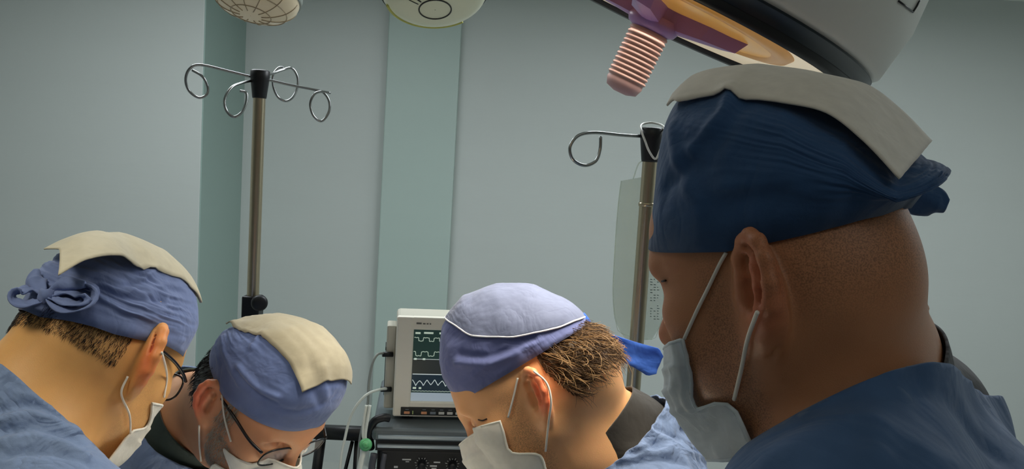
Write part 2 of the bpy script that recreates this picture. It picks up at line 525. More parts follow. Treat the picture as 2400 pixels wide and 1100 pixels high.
AX = -LAMP_N; LR = LAMP_R
lchild(lathe('rim', [(LR - .012, .004), (LR - .010, -.004), (LR, -.006), (LR + .003, .0), (LR + .002, .010)], LAMP_C, AX, None, M_LBLACK, 96))
lchild(lathe('reflector', [(LR - .011, .002), (LR - .030, .007), (LR - .085, .011)], LAMP_C, AX, None, M_CREAM, 96))
lchild(lathe('amber_cover', [(LR - .084, .0105), (LR - .092, .006), (LR - .16, .003), (LR - .24, .004), (.02, .006)], LAMP_C, AX, None, M_AMBER, 96))
lchild(lathe('amber_ring', [(LR - .082, .0108), (LR - .088, .004), (LR - .104, .002), (LR - .112, .006)], LAMP_C, AX, None, M_AMBER2, 96))
lchild(lathe('side_band', [(LR + .003, .006), (LR + .010, .020), (LR + .012, .020), (LR + .008, .024)], LAMP_C, AX, None, M_BAND, 96))
hs = lchild(lathe('housing', [(LR + .008, .022), (LR + .018, .030), (LR + .026, .09), (LR + .020, .165), (LR + .008, .20), (LR - .03, .235), (LR - .09, .262), (LR - .18, .28), (.06, .287), (.0005, .288)], LAMP_C, AX, None, M_HOUSE, 96))
lchild(lathe('housing_trim', [(LR + .021, .168), (LR + .0215, .176), (LR + .010, .205), (LR + .007, .206)], LAMP_C, AX, None, M_HOUSE2, 96))
# hub with four arms, handle
_u = np.cross(LAMP_N, [0, 1, 0]); _u /= np.linalg.norm(_u); _v = np.cross(LAMP_N, _u)
def star(r0, r1, n, ph, z0, z1):
    ring = []
    for k in range(n * 8):
        a = 2 * math.pi * k / (n * 8); c = abs(math.cos((a - ph) * n / 2)) ** 6
        r = r0 + (r1 - r0) * c; ring.append((r * math.cos(a), r * math.sin(a)))
    V = [LAMP_C + LAMP_N * z0 + _u * x + _v * y for x, y in ring] + [LAMP_C + LAMP_N * (z1 - .008 * math.hypot(x, y) / r1) + _u * x * .92 + _v * y * .92 for x, y in ring]
    m = len(ring); V.append(LAMP_C + LAMP_N * (z1 + .004)); V.append(LAMP_C + LAMP_N * z0)
    Fc = [(i, (i + 1) % m, m + (i + 1) % m, m + i) for i in range(m)] + [(m + i, m + (i + 1) % m, 2 * m) for i in range(m)] + [((i + 1) % m, i, 2 * m + 1) for i in range(m)]
    return V, Fc
lchild(pydata('hub', *star(.028, .125, 4, .35, -.004, .020), None, M_PURPLE, smooth=False))
lchild(lathe('handle_collar', [(.032, .010), (.036, .018), (.032, .026), (.024, .030)], LAMP_C, LAMP_N, None, M_PURPLE, 40))
prof = [(.0245, .024)]
for k in range(11):
    h = .030 + k * .0062; prof += [(.0245, h), (.0265, h + .0015), (.0265, h + .0038), (.0245, h + .0050)]
hn = lchild(lathe('handle', prof + [(.0243, .100)], LAMP_C, LAMP_N, None, M_LILAC, 36))
lchild(lathe('handle_tip', [(.0243, .098), (.025, .102), (.021, .112), (.009, .116), (.0003, .116)], LAMP_C, LAMP_N, None, mat('handle_tip_pale', srgb(196, 160, 160), rough=.5), 36))
# outlined plate on the housing, yoke and arm to the ceiling
hb = np.asarray([v.co for v in hs.data.vertices]); hq = np.array([tuple(f.vertices) for f in hs.data.polygons if len(f.vertices) == 4])
HSURF = Surf(hb, hq)
pl_ = [HSURF.hit(x, y, .0012) for x, y in ((2104, 2), (2120, 14), (2137, 28), (2146, 14), (2153, 1))]
if all(q is not None for q in pl_): lchild(tube('plate_outline', np.array(pl_), .0011, None, M_LBLACK, 6))
yk = LAMP_C + AX * .28
arm_top = np.array([.95, 1.75, Z1])
lchild(tube('yoke', smooth_path([yk - AX * .02, yk + AX * .10, yk + AX * .16 + np.array([.06, .05, .02])], 14), .03, None, M_HOUSE2, 16))
lchild(tube('support_arm', smooth_path([yk + AX * .14 + np.array([.04, .04, .01]), np.array([.60, 1.45, 2.42]), np.array([.95, 1.75, 2.45])], 20), .032, None, M_HOUSE2, 16))
lchild(tube('ceiling_column', np.array([[.95, 1.75, 2.40], [.95, 1.75, Z1]]), .05, None, M_HOUSE2, 24))

# ------------------------------------------------------------------ overhead lamp above the picture's edge
for c_, r_, lb_ in ((OVER_C, .215, 'round overhead surgical lamp above the left person, over the top edge of the picture'), (np.array([-.27, .93, 2.36]), .10, 'small focused lamp over the operating field, over the top edge of the picture')):
    k_ = r_ / .215
    ol = empty('surgical_lamp', c_); tag(ol, lb_, 'surgical lamp')
    lathe('housing', [(.215 * k_, .0), (.235 * k_, .012), (.24 * k_, .05), (.20 * k_, .10), (.08 * k_, .13), (.001, .135)], (0, 0, 0), (0, 0, 1), ol, M_HOUSE, 64)
    lathe('lens', [(.214 * k_, .004), (.19 * k_, .010), (.001, .012)], (0, 0, 0), (0, 0, 1), ol, mat('lamp_lens_lit', srgb(240, 236, 220), rough=.2, emit=(1, .93, .78, 1), estr=2.0), 64)
    tube('ceiling_column', np.array([[0, 0, .12], [0, 0, Z1 - c_[2]]]), .04, ol, M_HOUSE2, 24)

# ------------------------------------------------------------------ two small lamp pods at the top edge
M_PODG = mat('pod_glass_beige', srgb(206, 192, 164), rough=.25, var=.08, vscale=12, emit=srgb(196, 180, 150), estr=.12)
M_PODR = mat('pod_rib_brown', srgb(168, 150, 122), rough=.5)
M_PODW = mat('pod_glass_olive', srgb(190, 192, 170), rough=.22, var=.06, vscale=9, emit=srgb(176, 180, 150), estr=.12)
M_PODY = mat('pod_strip_yellow', srgb(190, 190, 96), rough=.4)
M_PODL = mat('pod_line_dark', srgb(48, 50, 48), rough=.5)
M_PODS = mat('pod_shell_grey', srgb(150, 156, 150), rough=.4)
M_PODC = mat('pod_clear_end', srgb(170, 176, 170), rough=.15, alpha=.75)
def pod(px, py, d, r, axis, label, depth, beige):
    c = P(px, py, d); ax = np.asarray(axis, float); ax /= np.linalg.norm(ax)
    e = empty('lamp_pod', c); tag(e, label, 'lamp', 'small lamp pods')
    def k(ob): ob.parent = e; ob.matrix_parent_inverse = Matrix.Translation(Vector(c)).inverted(); return ob
    prof = [(r * math.cos(a) ** .8, depth * math.sin(a)) for a in np.linspace(0, math.pi / 2 - .002, 16)]
    g = k(lathe('glass_face', prof, c, ax, None, M_PODG if beige else M_PODW, 56))
    k(lathe('shell', [(r * 1.0, -.002), (r * 1.03, -.012), (r * 1.0, -.05), (r * .8, -.10), (r * .4, -.13), (.001, -.135)], c, ax, None, M_PODS, 56))
    k(lathe('rim', [(r * .985, .004), (r * 1.035, .003), (r * 1.04, -.010), (r * 1.0, -.014)], c, ax, None, M_PODS if beige else M_PODL, 56))
    a_ = np.array([0, 0, 1.0]) if abs(ax[2]) < .9 else np.array([1.0, 0, 0])
    u = np.cross(ax, a_); u /= np.linalg.norm(u); v = np.cross(ax, u)
    return c, ax, u, v, k, r, depth
def pod_line(pd, ang0, ang1, f0, f1, name, rad, m, n=20):
    c, ax, u, v, k, r, depth = pd; pts = []
    for t in np.linspace(0, 1, n):
        a = ang0 + (ang1 - ang0) * t; f = f0 + (f1 - f0) * t
        q = math.asin(min(1, max(0, 1 - f))) if False else math.acos(min(1, max(0, f)) ** 1.25)
        pts.append(c + u * r * f * math.cos(a) + v * r * f * math.sin(a) + ax * (depth * math.sin(q) + .0008))
    return k(tube(name, np.array(pts), rad, None, m, 6))
pd = pod(600, -14, 1.95, .100, (-.10, -.30, -.95), 'beige ribbed lamp pod at the top edge, above the left drip stand', .055, True)
for a in np.arange(0, 2 * math.pi, math.pi / 6): pod_line(pd, a, a, .25, .985, 'rib', .0011, M_PODR)
for f in (.45, .78): pod_line(pd, 0, 2 * math.pi, f, f, 'ring', .0011, M_PODR, 48)
POD1 = pd
pd = pod(1018, -24, 1.80, .112, (.12, -.42, -.90), 'pale olive lamp pod with a dark rim at the top edge, middle of the picture', .05, False)
pod_line(pd, 0, 2 * math.pi, .30, .30, 'ring', .0016, M_PODL, 40)
POD2 = pd
pod_line(pd, .35, 2.4, .90, .90, 'edge_strip', .0036, M_PODY, 30)
pod_line(pd, -.55, -.50, .35, .97, 'seam', .0016, M_PODL, 16)
pod_line(pd, -.30, -.30, .35, .97, 'seam', .0010, M_PODL, 16)
# arms that carry the pods
for pd, q in ((POD1, (-.62, 2.25)), (POD2, (-.10, 2.25))):
    c, ax, u, v, k, r, depth = pd
    top = np.array([-.36, 2.3, Z1])
    k(tube('pod_arm', smooth_path([c - ax * .12, c - ax * .2 + np.array([0, .03, .04]), np.array([q[0], q[1], 2.42]), np.array([q[0], 2.3, 2.43]), np.array([-.36 + (.062 if q[0] > -.3 else -.062), 2.3, 2.45])], 24), .016, None, M_PODS, 12))
sm = empty('ceiling_mount', (-.36, 2.3, Z1)); tag(sm, 'grey ceiling mount that carries the two lamp pods', 'mount')
tube('column', np.array([[0, 0, -.30], [0, 0, -.02]]), .045, sm, M_PODS, 24)
lathe('cover_plate', [(.12, -.004), (.12, -.02), (.10, -.035), (.04, -.04)], (0, 0, 0), (0, 0, 1), sm, M_PODS, 40)

# ------------------------------------------------------------------ drip stands
M_STEEL = mat('stainless_pole', srgb(176, 164, 140), rough=.28, metal=.9, var=.06, vscale=40, stretch=(1, 1, .05))
M_STEELD = mat('stainless_hook', srgb(150, 152, 152), rough=.22, metal=1.0)
M_PBLACK = mat('black_plastic', srgb(14, 16, 20), rough=.45)
def drip_stand(top_px, d, hooks, label, knob=None, joint=None, rad=.0150):
    c = P(*top_px, d); x, y = c[0], c[1]; zt = c[2]
    e = empty('drip_stand', (x, y, 0)); tag(e, label, 'drip stand', 'drip stands')
    w = lambda q: np.asarray(q) - np.array([x, y, 0])
    lathe('pole', [(rad, .10), (rad, zt - .02)], (0, 0, 0), (0, 0, 1), e, M_STEEL, 24)
    lathe('outer_tube', [(rad * 1.35, .08), (rad * 1.35, .95), (rad * 1.05, .955)], (0, 0, 0), (0, 0, 1), e, M_STEEL, 24)
    hub = lathe('hub', [(.0005, zt + .033), (.020, zt + .033), (.0235, zt + .030), (.0235, zt + .014), (.0225, zt + .009), (.0175, zt - .032), (.0166, zt - .036), (.0005, zt - .036)], (0, 0, 0), (0, 0, 1), e, M_PBLACK, 28)
    for pts, closed_n in hooks:
        path = smooth_path([w(P(*q)) for q in pts], closed_n)
        tube('hook', path, .0033, e, M_STEELD, 8)
    if joint:
        z = P(*joint, d)[2]
        lathe('joint_ring', [(rad, z - .004), (rad * 1.12, z - .003), (rad * 1.12, z + .003), (rad, z + .004)], (0, 0, 0), (0, 0, 1), e, M_STEEL, 24)
    if knob:
        z = P(*knob, d)[2]
        cl = box('clamp', (-.022, -.022, z - .045), (.022, .022, z + .012), e, M_PBLACK, .004)
        rt = np.array([.93, -.37, 0])
        tube('clamp_screw', np.array([rt * .02 + [0, 0, z + .002], rt * .04 + [0, 0, z + .002]]), .007, e, M_PBLACK, 12)
        lathe('clamp_knob', [(.0005, 0), (.014, .001), (.019, .004), (.0205, .012), (.019, .020), (.013, .0235), (.0005, .024)], (.024, -.032, z + .002), (.45, -.89, 0), e, M_PBLACK, 28)
    for k in range(5):
        a = 2 * math.pi * k / 5 + .3; q = np.array([math.cos(a), math.sin(a), 0])
        tube('foot', np.array([q * .01 + [0, 0, .10], q * .11 + [0, 0, .085], q * .20 + [0, 0, .075]]), .013, e, M_STEELD, 10)
        lathe('caster', [(.0005, -.011), (.022, -.011), (.026, -.006), (.026, .006), (.022, .011), (.0005, .011)], q * .20 + np.array([0, 0, .027]), (-q[1], q[0], 0), e, M_PBLACK, 20)
    return e
D1 = 2.1
HOOKS1 = [([(596, 182, D1), (540, 168, D1 - .03), (470, 152, D1 - .07), (444, 162, D1 - .075), (435, 188, D1 - .07), (444, 214, D1 - .06), (466, 229, D1 - .05), (484, 222, D1 - .045), (487, 205, D1 - .045), (475, 180, D1 - .055), (450, 164, D1 - .065)], 70),
          ([(620, 185, D1), (680, 199, D1 + .03), (740, 211, D1 + .06), (757, 216, D1 + .065), (771, 236, D1 + .07), (771, 262, D1 + .07), (754, 284, D1 + .065), (735, 272, D1 + .055), (727, 245, D1 + .05), (736, 222, D1 + .05), (752, 215, D1 + .06), (774, 218, D1 + .075)], 70),
          ([(596, 188, D1), (565, 195, D1 - .05), (542, 206, D1 - .085), (527, 232, D1 - .10), (530, 258, D1 - .10), (547, 274, D1 - .095), (566, 264, D1 - .085), (577, 240, D1 - .075), (577, 218, D1 - .07), (562, 213, D1 - .075)], 60),
          ([(616, 178, D1), (638, 173, D1 + .05), (662, 164, D1 + .09), (684, 160, D1 + .11), (697, 180, D1 + .12), (697, 205, D1 + .12), (686, 228, D1 + .11), (670, 237, D1 + .10), (652, 228, D1 + .09), (641, 205, D1 + .08), (640, 178, D1 + .08), (652, 160, D1 + .09), (664, 158, D1 + .10)], 70)]
drip_stand((609, 196), D1, HOOKS1, 'tall steel drip stand with four coiled hooks and a black clamp knob, left', knob=(586, 712))
D2 = 1.72
HOOKS2 = [([(1516, 320, D2), (1460, 317, D2 - .03), (1395, 311, D2 - .06), (1356, 318, D2 - .07), (1336, 345, D2 - .075), (1343, 374, D2 - .07), (1370, 388, D2 - .06), (1396, 378, D2 - .055), (1406, 352, D2 - .05), (1408, 320, D2 - .05)], 60),
          ([(1536, 324, D2), (1600, 330, D2 + .03), (1665, 338, D2 + .06), (1690, 350, D2 + .07), (1705, 376, D2 + .07), (1690, 402, D2 + .07), (1664, 398, D2 + .06), (1652, 372, D2 + .05), (1660, 350, D2 + .05)], 60),
          ([(1530, 318, D2), (1552, 308, D2 + .06), (1575, 300, D2 + .12), (1590, 318, D2 + .13), (1592, 345, D2 + .13), (1575, 362, D2 + .12), (1558, 345, D2 + .11)], 50),
          ([(1520, 326, D2), (1505, 340, D2 - .05), (1486, 352, D2 - .02), (1490, 352, D2 + .05)], 12)]
st2 = drip_stand((1526, 338), D2, HOOKS2[:3], 'steel drip stand with a drained fluid bag behind the man at the right', joint=(1513, 480))
# white cord looped over the hub
cord = smooth_path([P(1503, 306, D2 - .030), P(1511, 328, D2 - .032), P(1521, 354, D2 - .032), P(1536, 373, D2 - .030), P(1547, 352, D2 - .030), P(1555, 325, D2 - .028), P(1556, 298, D2 - .010), P(1530, 288, D2 + .016), P(1504, 292, D2 + .006)], 40, closed=True)
tag(tube('cord_loop', cord, .0022, None, M_WHITE, 8, closed=True), 'thin white cord looped over the black hub of the right drip stand', 'cord')

# fluid bag: two welded films with a little liquid bulge
M_BAG = mat('bag_film', srgb(206, 220, 200), rough=.18, alpha=.32, var=.1, vscale=14, bump=.4, bscale=26)
M_PRINT = mat('bag_print', srgb(70, 84, 80), rough=.6)
DB = 1.785
bl_ = [(1456, 424), (1450, 470), (1444, 540), (1438, 640), (1437, 700), (1444, 756), (1468, 800)]
br_ = [(1512, 414), (1540, 470), (1552, 540), (1556, 640), (1556, 700), (1550, 756), (1528, 796)]
nb = 30; mb = 15
LL = smooth_path([P(x, y, DB) for x, y in bl_], nb); RRr = smooth_path([P(x, y, DB + .02) for x, y in br_], nb)
nrm = np.array([-.1, -1, 0]); nrm /= np.linalg.norm(nrm)
GV = []
for sgn in (1, -1):
    for i in range(nb):
        for j in range(mb):
            u = j / (mb - 1); b = .016 * (math.sin(math.pi * u) ** .7) * (.25 + .75 * math.sin(math.pi * min(1, i / (nb - 1) * 1.02)) ** .5) * (.4 + .6 * i / nb)
            GV.append(LL[i] * (1 - u) + RRr[i] * u + nrm * b * sgn)
ff = grid_faces(nb, mb); n0 = nb * mb
FF = ff + [tuple(n0 + q for q in f[::-1]) for f in ff]
bag = tag(pydata('fluid_bag', GV, FF, None, M_BAG), 'nearly empty clear plastic fluid bag hanging on the right drip stand', 'bag')
parts = []
rg = random.Random(5)
for col in range(3):
    for row in range(16):
        if rg.random() < .25: continue
        x = 1524 + col * 8; y = 655 + row * 6.2
        a = P(x, y, DB - .006); b = P(x + rg.uniform(2.5, 5.5), y + .4, DB - .006)
        parts.append(tube_data(np.array([a, b]), .0008, 4))
bp_ = pydata('label_print', *merge(parts), bag, M_PRINT); bp_['label'] = 'column of small dark print'
tube('weld_edge', smooth_path(list(LL[::3]) + list(RRr[::-3]), 60), .0012, bag, M_BAG, 6)
tube('hanger_strap', smooth_path([P(1484, 420, DB), P(1500, 380, DB - .02), P(1530, 385, D2 + .035)], 10), .0016, bag, M_BAG, 6)

# ------------------------------------------------------------------ patient monitor on the black machine
M_MONB = mat('monitor_beige', srgb(236, 231, 216), rough=.5, var=.02, vscale=8)
M_MONS = mat('monitor_side', srgb(190, 187, 172), rough=.55)
M_MOND = mat('monitor_strip_black', srgb(20, 22, 22), rough=.4)
M_SCR = mat('screen_dark_green', srgb(30, 50, 46), rough=.15, emit=srgb(34, 56, 52), estr=.5)
M_SCR2 = mat('screen_dark_blue', srgb(20, 36, 48), rough=.15, emit=srgb(22, 40, 52), estr=.5)
M_SCR3 = mat('screen_dark_grey', srgb(44, 48, 46), rough=.15, emit=srgb(48, 52, 50), estr=.4)
M_SCRB = mat('screen_bar_pale', srgb(150, 164, 176), rough=.2, emit=srgb(160, 174, 186), estr=.45)
M_TRC = mat('screen_trace', srgb(190, 205, 190), rough=.3, emit=srgb(190, 206, 190), estr=.5)
M_TRC2 = mat('screen_trace_white', srgb(205, 215, 215), rough=.3, emit=srgb(205, 215, 215), estr=.55)
M_BTO = mat('button_orange', srgb(214, 150, 110), rough=.4)
M_BTW = mat('button_white', srgb(205, 205, 200), rough=.4)
M_BTG = mat('button_grey', srgb(120, 130, 140), rough=.4)
DM = 2.0
mo = P(920, 977, DM); ma = RAD(8)
mon = empty('patient_monitor', mo)
mon.rotation_euler = (0, 0, ma)
tag(mon, 'beige patient monitor with waveforms on its screen, standing on the black machine', 'monitor')
MW, MH = .292, .238
box('body', (0, .012, 0), (MW, .115, MH), mon, M_MONS, .008)
# front bezel as a frame of four bars, screen set back
SX0, SX1, SZ0, SZ1 = .040, MW - .030, .036, MH - .030
box('bezel', (0, 0, 0), (SX0, .020, MH), mon, M_MONB, .004); box('bezel', (SX1, 0, 0), (MW, .020, MH), mon, M_MONB, .004)
box('bezel', (SX0 - .004, .0006, SZ1), (SX1 + .004, .020, MH), mon, M_MONB, .003); box('bezel', (SX0 - .004, .0006, 0), (SX1 + .004, .020, SZ0), mon, M_MONB, .003)
scr = box('screen', (SX0 - .002, .010, SZ0 - .002), (SX1 + .002, .014, SZ1 + .002), mon, M_SCR)
def on_scr(name, x0, z0, x1, z1, m, y=.0094): return box(name, (SX0 + x0, y, SZ0 + z0), (SX0 + x1, .0102, SZ0 + z1), scr, m)
SW, SHh = SX1 - SX0, SZ1 - SZ0
on_scr('screen_zone', 0, SHh * .38, SW, SHh * .58, M_SCR3, .0097); on_scr('screen_zone', 0, .022, SW, SHh * .38, M_SCR2, .0097)
on_scr('status_bar', 0, 0, SW, .020, M_SCRB)
def trace(name, f, z0, x1=SW * .97, n=200, m=M_TRC, r=.0008):
    pts = np.array([[SX0 + .002 + x, .0090, SZ0 + z0 + f(x)] for x in np.linspace(0, x1, n)])
    tube(name, pts, r, scr, m, 4)
pulse = lambda ph, w, a: (lambda x: a * (1 if ((x / w + ph) % 1) < .55 else -1) * (.9 + .1 * math.sin(x * 900)))
trace('trace', pulse(.1, .024, .0045), SHh * .86); trace('trace', pulse(.4, .030, .0055), SHh * .66)
trace('trace', lambda x: .0, SHh * .585, m=M_TRC2, r=.0006); trace('trace', lambda x: .0, SHh * .375, m=M_TRC2, r=.0010)
trace('trace', lambda x: .0085 * (abs(((x / .0175) % 1) * 2 - 1) ** .8 * 2 - 1) * (.8 + .2 * math.sin(x * 260)), SHh * .255, m=M_TRC2, r=.0008)
trace('trace', lambda x: .0004 * math.sin(x * 800), SHh * .14, m=M_TRC, r=.0006)
for (x, z, w) in ((.004, SHh * .945, .012), (.024, SHh * .95, .022), (.060, SHh * .95, .010), (.004, SHh * .585, .006), (.024, SHh * .585, .006), (.004, SHh * .18, .008), (.018, SHh * .18, .006), (.10, SHh * .95, .03)):
    on_scr('screen_text', x, z - .0022, x + w, z + .0022, M_TRC)
strip = box('button_strip', (.018, -.0012, .004), (MW - .006, .003, .024), mon, M_MOND, .0015)
for k, (x, m) in enumerate(((.026, M_BTO), (.066, M_BTO), (.087, M_BTG), (.107, M_BTW), (.127, M_BTW), (.147, M_BTW), (.168, M_BTO), (.19, M_BTW), (.212, M_BTW), (.236, M_BTW))):
    box('button', (x, -.0035, .0075), (x + .0135, 0, .0135), strip, m, .001)
    box('button_mark', (x + .003, -.0018, .0175), (x + .011, 0, .0188), strip, M_BTG)
box('indicator', (.0455, -.002, .007), (.0478, 0, .015), strip, mat('indicator_green', srgb(170, 190, 120), rough=.4))
for i, (a, b) in enumerate(((.045, .058), (.060, .067), (.0685, .074), (.0755, .080))): box('maker_mark', (a, -.0004, MH - .0165), (b - .001, .001, MH - .0135 + (.001 if i == 0 else 0)), mon, mat('maker_grey', srgb(110, 108, 100), rough=.6))
# module box on the left side with two plugs
sd = box('side_module', (-.022, .030, .01), (.001, .095, .21), mon, M_MONS, .004)
box('module_slot', (-.024, .034, .150), (-.018, .085, .158), sd, M_MOND); box('module_face', (-.0235, .036, .04), (-.020, .088, .142), sd, M_MOND, .002)
for z in (.142, .058): tube('plug', np.array([[-.006, .026, z], [-.030, .020, z + .001]]), .0062, sd, M_PBLACK, 12)
box('foot', (.02, .02, -.008), (.05, .10, .001), mon, M_PBLACK, .003); box('foot', (MW - .06, .02, -.008), (MW - .03, .10, .001), mon, M_PBLACK, .003)

# anaesthesia machine under the monitor
M_MACH = mat('machine_black', srgb(7, 8, 11), rough=.5, var=.1, vscale=9)
M_RAIL = mat('machine_rail_silver', srgb(150, 162, 170), rough=.3, metal=.6)
M_TRAY = mat('machine_tray_grey', srgb(96, 104, 108), rough=.35, metal=.3)
M_MARK = mat('machine_marks', srgb(170, 172, 172), rough=.5)
mz = mo[2] - .0095
mc = empty('anaesthesia_machine', (mo[0], mo[1], 0)); mc.rotation_euler = (0, 0, RAD(6))
tag(mc, 'black anaesthesia machine with silver top rails and two dial knobs, under the monitor', 'machine')
box('cabinet', (-.030, -.050, .12), (.47, .36, mz - .050), mc, M_MACH, .008)
box('top_tray', (-.044, -.062, mz - .030), (.48, .37, mz), mc, M_TRAY, .010, 3)
box('rail', (-.030, -.068, mz - .022), (.48, -.060, mz - .013), mc, M_RAIL, .002)
box('rail', (-.030, -.066, mz - .044), (.48, -.052, mz - .036), mc, M_RAIL, .002)
box('rail_gap', (-.034, -.058, mz - .052), (.47, -.03, mz - .028), mc, M_MACH)
fp = box('front_panel', (-.020, -.058, mz - .32), (.46, -.048, mz - .052), mc, M_MACH, .003)
for (x, z) in ((.073, .082), (.143, .082), (.30, .09)):
    kb = lathe('dial_knob', [(.0005, .018), (.007, .018), (.0085, .015), (.0095, 0)], (x, -.058, mz - z), (0, -1, 0), fp, M_MACH, 24)
    for k in range(11):
        a = RAD(-130 + 26 * k) ; r0, r1 = .0120, .0165 if k % 2 == 0 else .0145
        pa = np.array([x + r0 * math.sin(a), -.0588, mz - z + r0 * math.cos(a)]); pb = np.array([x + r1 * math.sin(a), -.0588, mz - z + r1 * math.cos(a)])
        tube('dial_mark', np.array([pa, pb]), .0008, fp, M_MARK, 4)
for (x, z, w, h) in ((.028, .072, .020, .003), (.036, .077, .008, .002), (.010, .090, .009, .0045), (.100, .077, .015, .003), (.092, .086, .016, .0036), (.096, .092, .011, .003), (.112, .095, .008, .0035), (.195, .09, .02, .003)):
    box('panel_mark', (x, -.0590, mz - z - h / 2), (x + w, -.0575, mz - z + h / 2), fp, M_MARK)
box('plinth', (-.03, -.04, .06), (.47, .35, .13), mc, M_MACH, .01)
for (x, y) in ((.02, .0), (.42, .0), (.02, .31), (.42, .31)): lathe('caster', [(.0005, -.014), (.03, -.014), (.034, -.008), (.034, .008), (.03, .014), (.0005, .014)], (x, y, .035), (1, 0, 0), mc, M_PBLACK, 20)
gp = smooth_path([(-.046, -.02, mz - .06), (-.050, -.04, mz - .02), (-.040, -.05, mz + .012), (-.020, -.05, mz + .022), (-.006, -.046, mz + .020)], 20)
tube('push_handle', gp, .0095, mc, M_PBLACK, 12)
for (x, w) in ((-.036, .016), (-.012, .012)): tube('bracket', smooth_path([(x, -.056, mz - .06), (x - .004, -.062, mz - .10), (x - .002, -.060, mz - .20)], 10), w * .5, mc, mat('bracket_grey', srgb(70, 72, 80), rough=.5), 10)
# side rail reaching to the left, with struts
rl = empty('equipment_rail', P(800, 1018, 2.12)); ro_ = np.asarray(rl.location)
tag(rl, 'black horizontal equipment rail with slanting struts, left of the black machine', 'rail')
qa, qb = P(735, 1012, 2.16) - ro_, P(876, 1018, 2.09) - ro_
tube('beam', np.array([qa, qb]), .021, rl, M_MACH, 4, normal=(0, -.7, .7))
for a, b, r in (((826, 1035, 2.12), (790, 1180, 2.12), .0045), ((838, 1030, 2.12), (828, 1200, 2.12), .0075), ((752, 1030, 2.15), (728, 1210, 2.15), .013)):
    tube('strut', np.array([P(*a) - ro_, P(*b) - ro_]), r, rl, M_MACH, 10)
for x in (800, 828):
    b = P(x, 1180, 2.12) - ro_
    tube('leg', np.array([b, np.array([b[0], b[1], -ro_[2]])]), .012, rl, M_MACH, 10)
# cables and tubes
M_CAB = mat('cable_grey', srgb(150, 156, 150), rough=.5)
M_TUB = mat('tube_white', srgb(196, 202, 194), rough=.4)
M_GRN = mat('connector_green', srgb(84, 160, 104), rough=.4)
def cable(name, pts, r, m, label, cat='cable', group=None):
    return tag(tube(name, smooth_path([P(*q) for q in pts], 40), r, None, m, 8), label, cat, group)
cable('monitor_cable', [(898, 828, 2.0), (884, 832, 1.98), (872, 855, 1.97), (864, 900, 1.97), (862, 945, 1.97), (852, 990, 1.97), (843, 1035, 2.0), (838, 1110, 2.0), (832, 1300, 2.0)], .0030, M_CAB, 'grey cable hanging from the upper plug of the monitor')
cable('monitor_cable', [(905, 912, 1.99), (888, 914, 1.95), (862, 924, 1.93), (838, 948, 1.92), (820, 982, 1.92), (808, 1030, 1.92), (798, 1085, 1.92), (780, 1300, 1.92)], .0032, M_TUB, 'pale cable sweeping left from the lower plug of the monitor')
gl = P(857, 1043, 1.90)
gt = empty('breathing_tube', P(857, 1110, 1.90)); tag(gt, 'twin white tubing with a green round connector beside the black machine', 'tubing')
go_ = np.asarray(gt.location)
for dx in (-3, 5): tube('tubing', smooth_path([P(862 + dx, 950, 1.905) - go_, P(856 + dx, 985, 1.90) - go_, P(853 + dx * .6, 1020, 1.90) - go_, gl - go_], 20), .0036, gt, M_TUB, 8)
lathe('connector', [(.0005, -.014), (.010, -.014), (.0135, -.010), (.0145, 0), (.0135, .010), (.009, .014), (.0005, .014)], gl - go_, (.15, -.9, .3), gt, M_GRN, 24)
lathe('connector_cap', [(.0005, .019), (.006, .019), (.008, .015), (.008, .012)], gl - go_, (.15, -.9, .3), gt, M_GRN, 20)
tube('tubing', smooth_path([gl - go_, P(846, 1085, 1.90) - go_, P(838, 1140, 1.90) - go_, P(830, 1300, 1.90) - go_], 16), .0062, gt, M_TUB, 8)

# operating table and drape below the picture's edge
M_DRAPE = cloth_mat('drape_pale', srgb(214, 208, 194), bump=.4)
tb = empty('operating_table', (-.17, 1.15, 0)); tag(tb, 'operating table between the four people, below the picture edge', 'table')
box('tabletop', (-.16, -.52, .67), (.16, .52, .725), tb, M_PBLACK, .01); box('pedestal', (-.1, -.16, .12), (.1, .16, .67), tb, M_STEELD, .01); box('base', (-.15, -.42, 0), (.15, .42, .12), tb, M_STEELD, .02)
nx_, ny_ = 26, 50; DV = []
for i in range(nx_):
    for j in range(ny_):
        x = -.23 + .46 * i / (nx_ - 1); y = -.58 + 1.16 * j / (ny_ - 1)
        z = .735 + .09 * math.exp(-(x / .14) ** 2) * math.exp(-(y / .45) ** 4) - max(0, abs(x) - .165) * 3.2 - max(0, abs(y) - .53) * 2.0
        xx = max(-.172, min(.172, x)) + .02 * math.copysign(max(0, abs(x) - .172) / .06, x); DV.append((xx, y, z + .004 * math.sin(y * 23 + x * 9)))
tag(pydata('surgical_drape', np.array(DV) + np.array([-.17, 1.15, 0]), grid_faces(nx_, ny_), None, M_DRAPE), 'pale drape spread over the operating table, below the picture edge', 'drape')
# ------------------------------------------------------------------ people
def rotm(yaw, pitch, roll):
    cy, sy = math.cos(yaw), math.sin(yaw); cp, sp = math.cos(pitch), math.sin(pitch); cr, sr = math.cos(roll), math.sin(roll)
    return (np.array([[cy, -sy, 0], [sy, cy, 0], [0, 0, 1]]) @ np.array([[cp, 0, sp], [0, 1, 0], [-sp, 0, cp]])
            @ np.array([[1, 0, 0], [0, cr, -sr], [0, sr, cr]]))
def frame(R, o):
    M = np.eye(4); M[:3, :3] = R; M[:3, 3] = o; return M

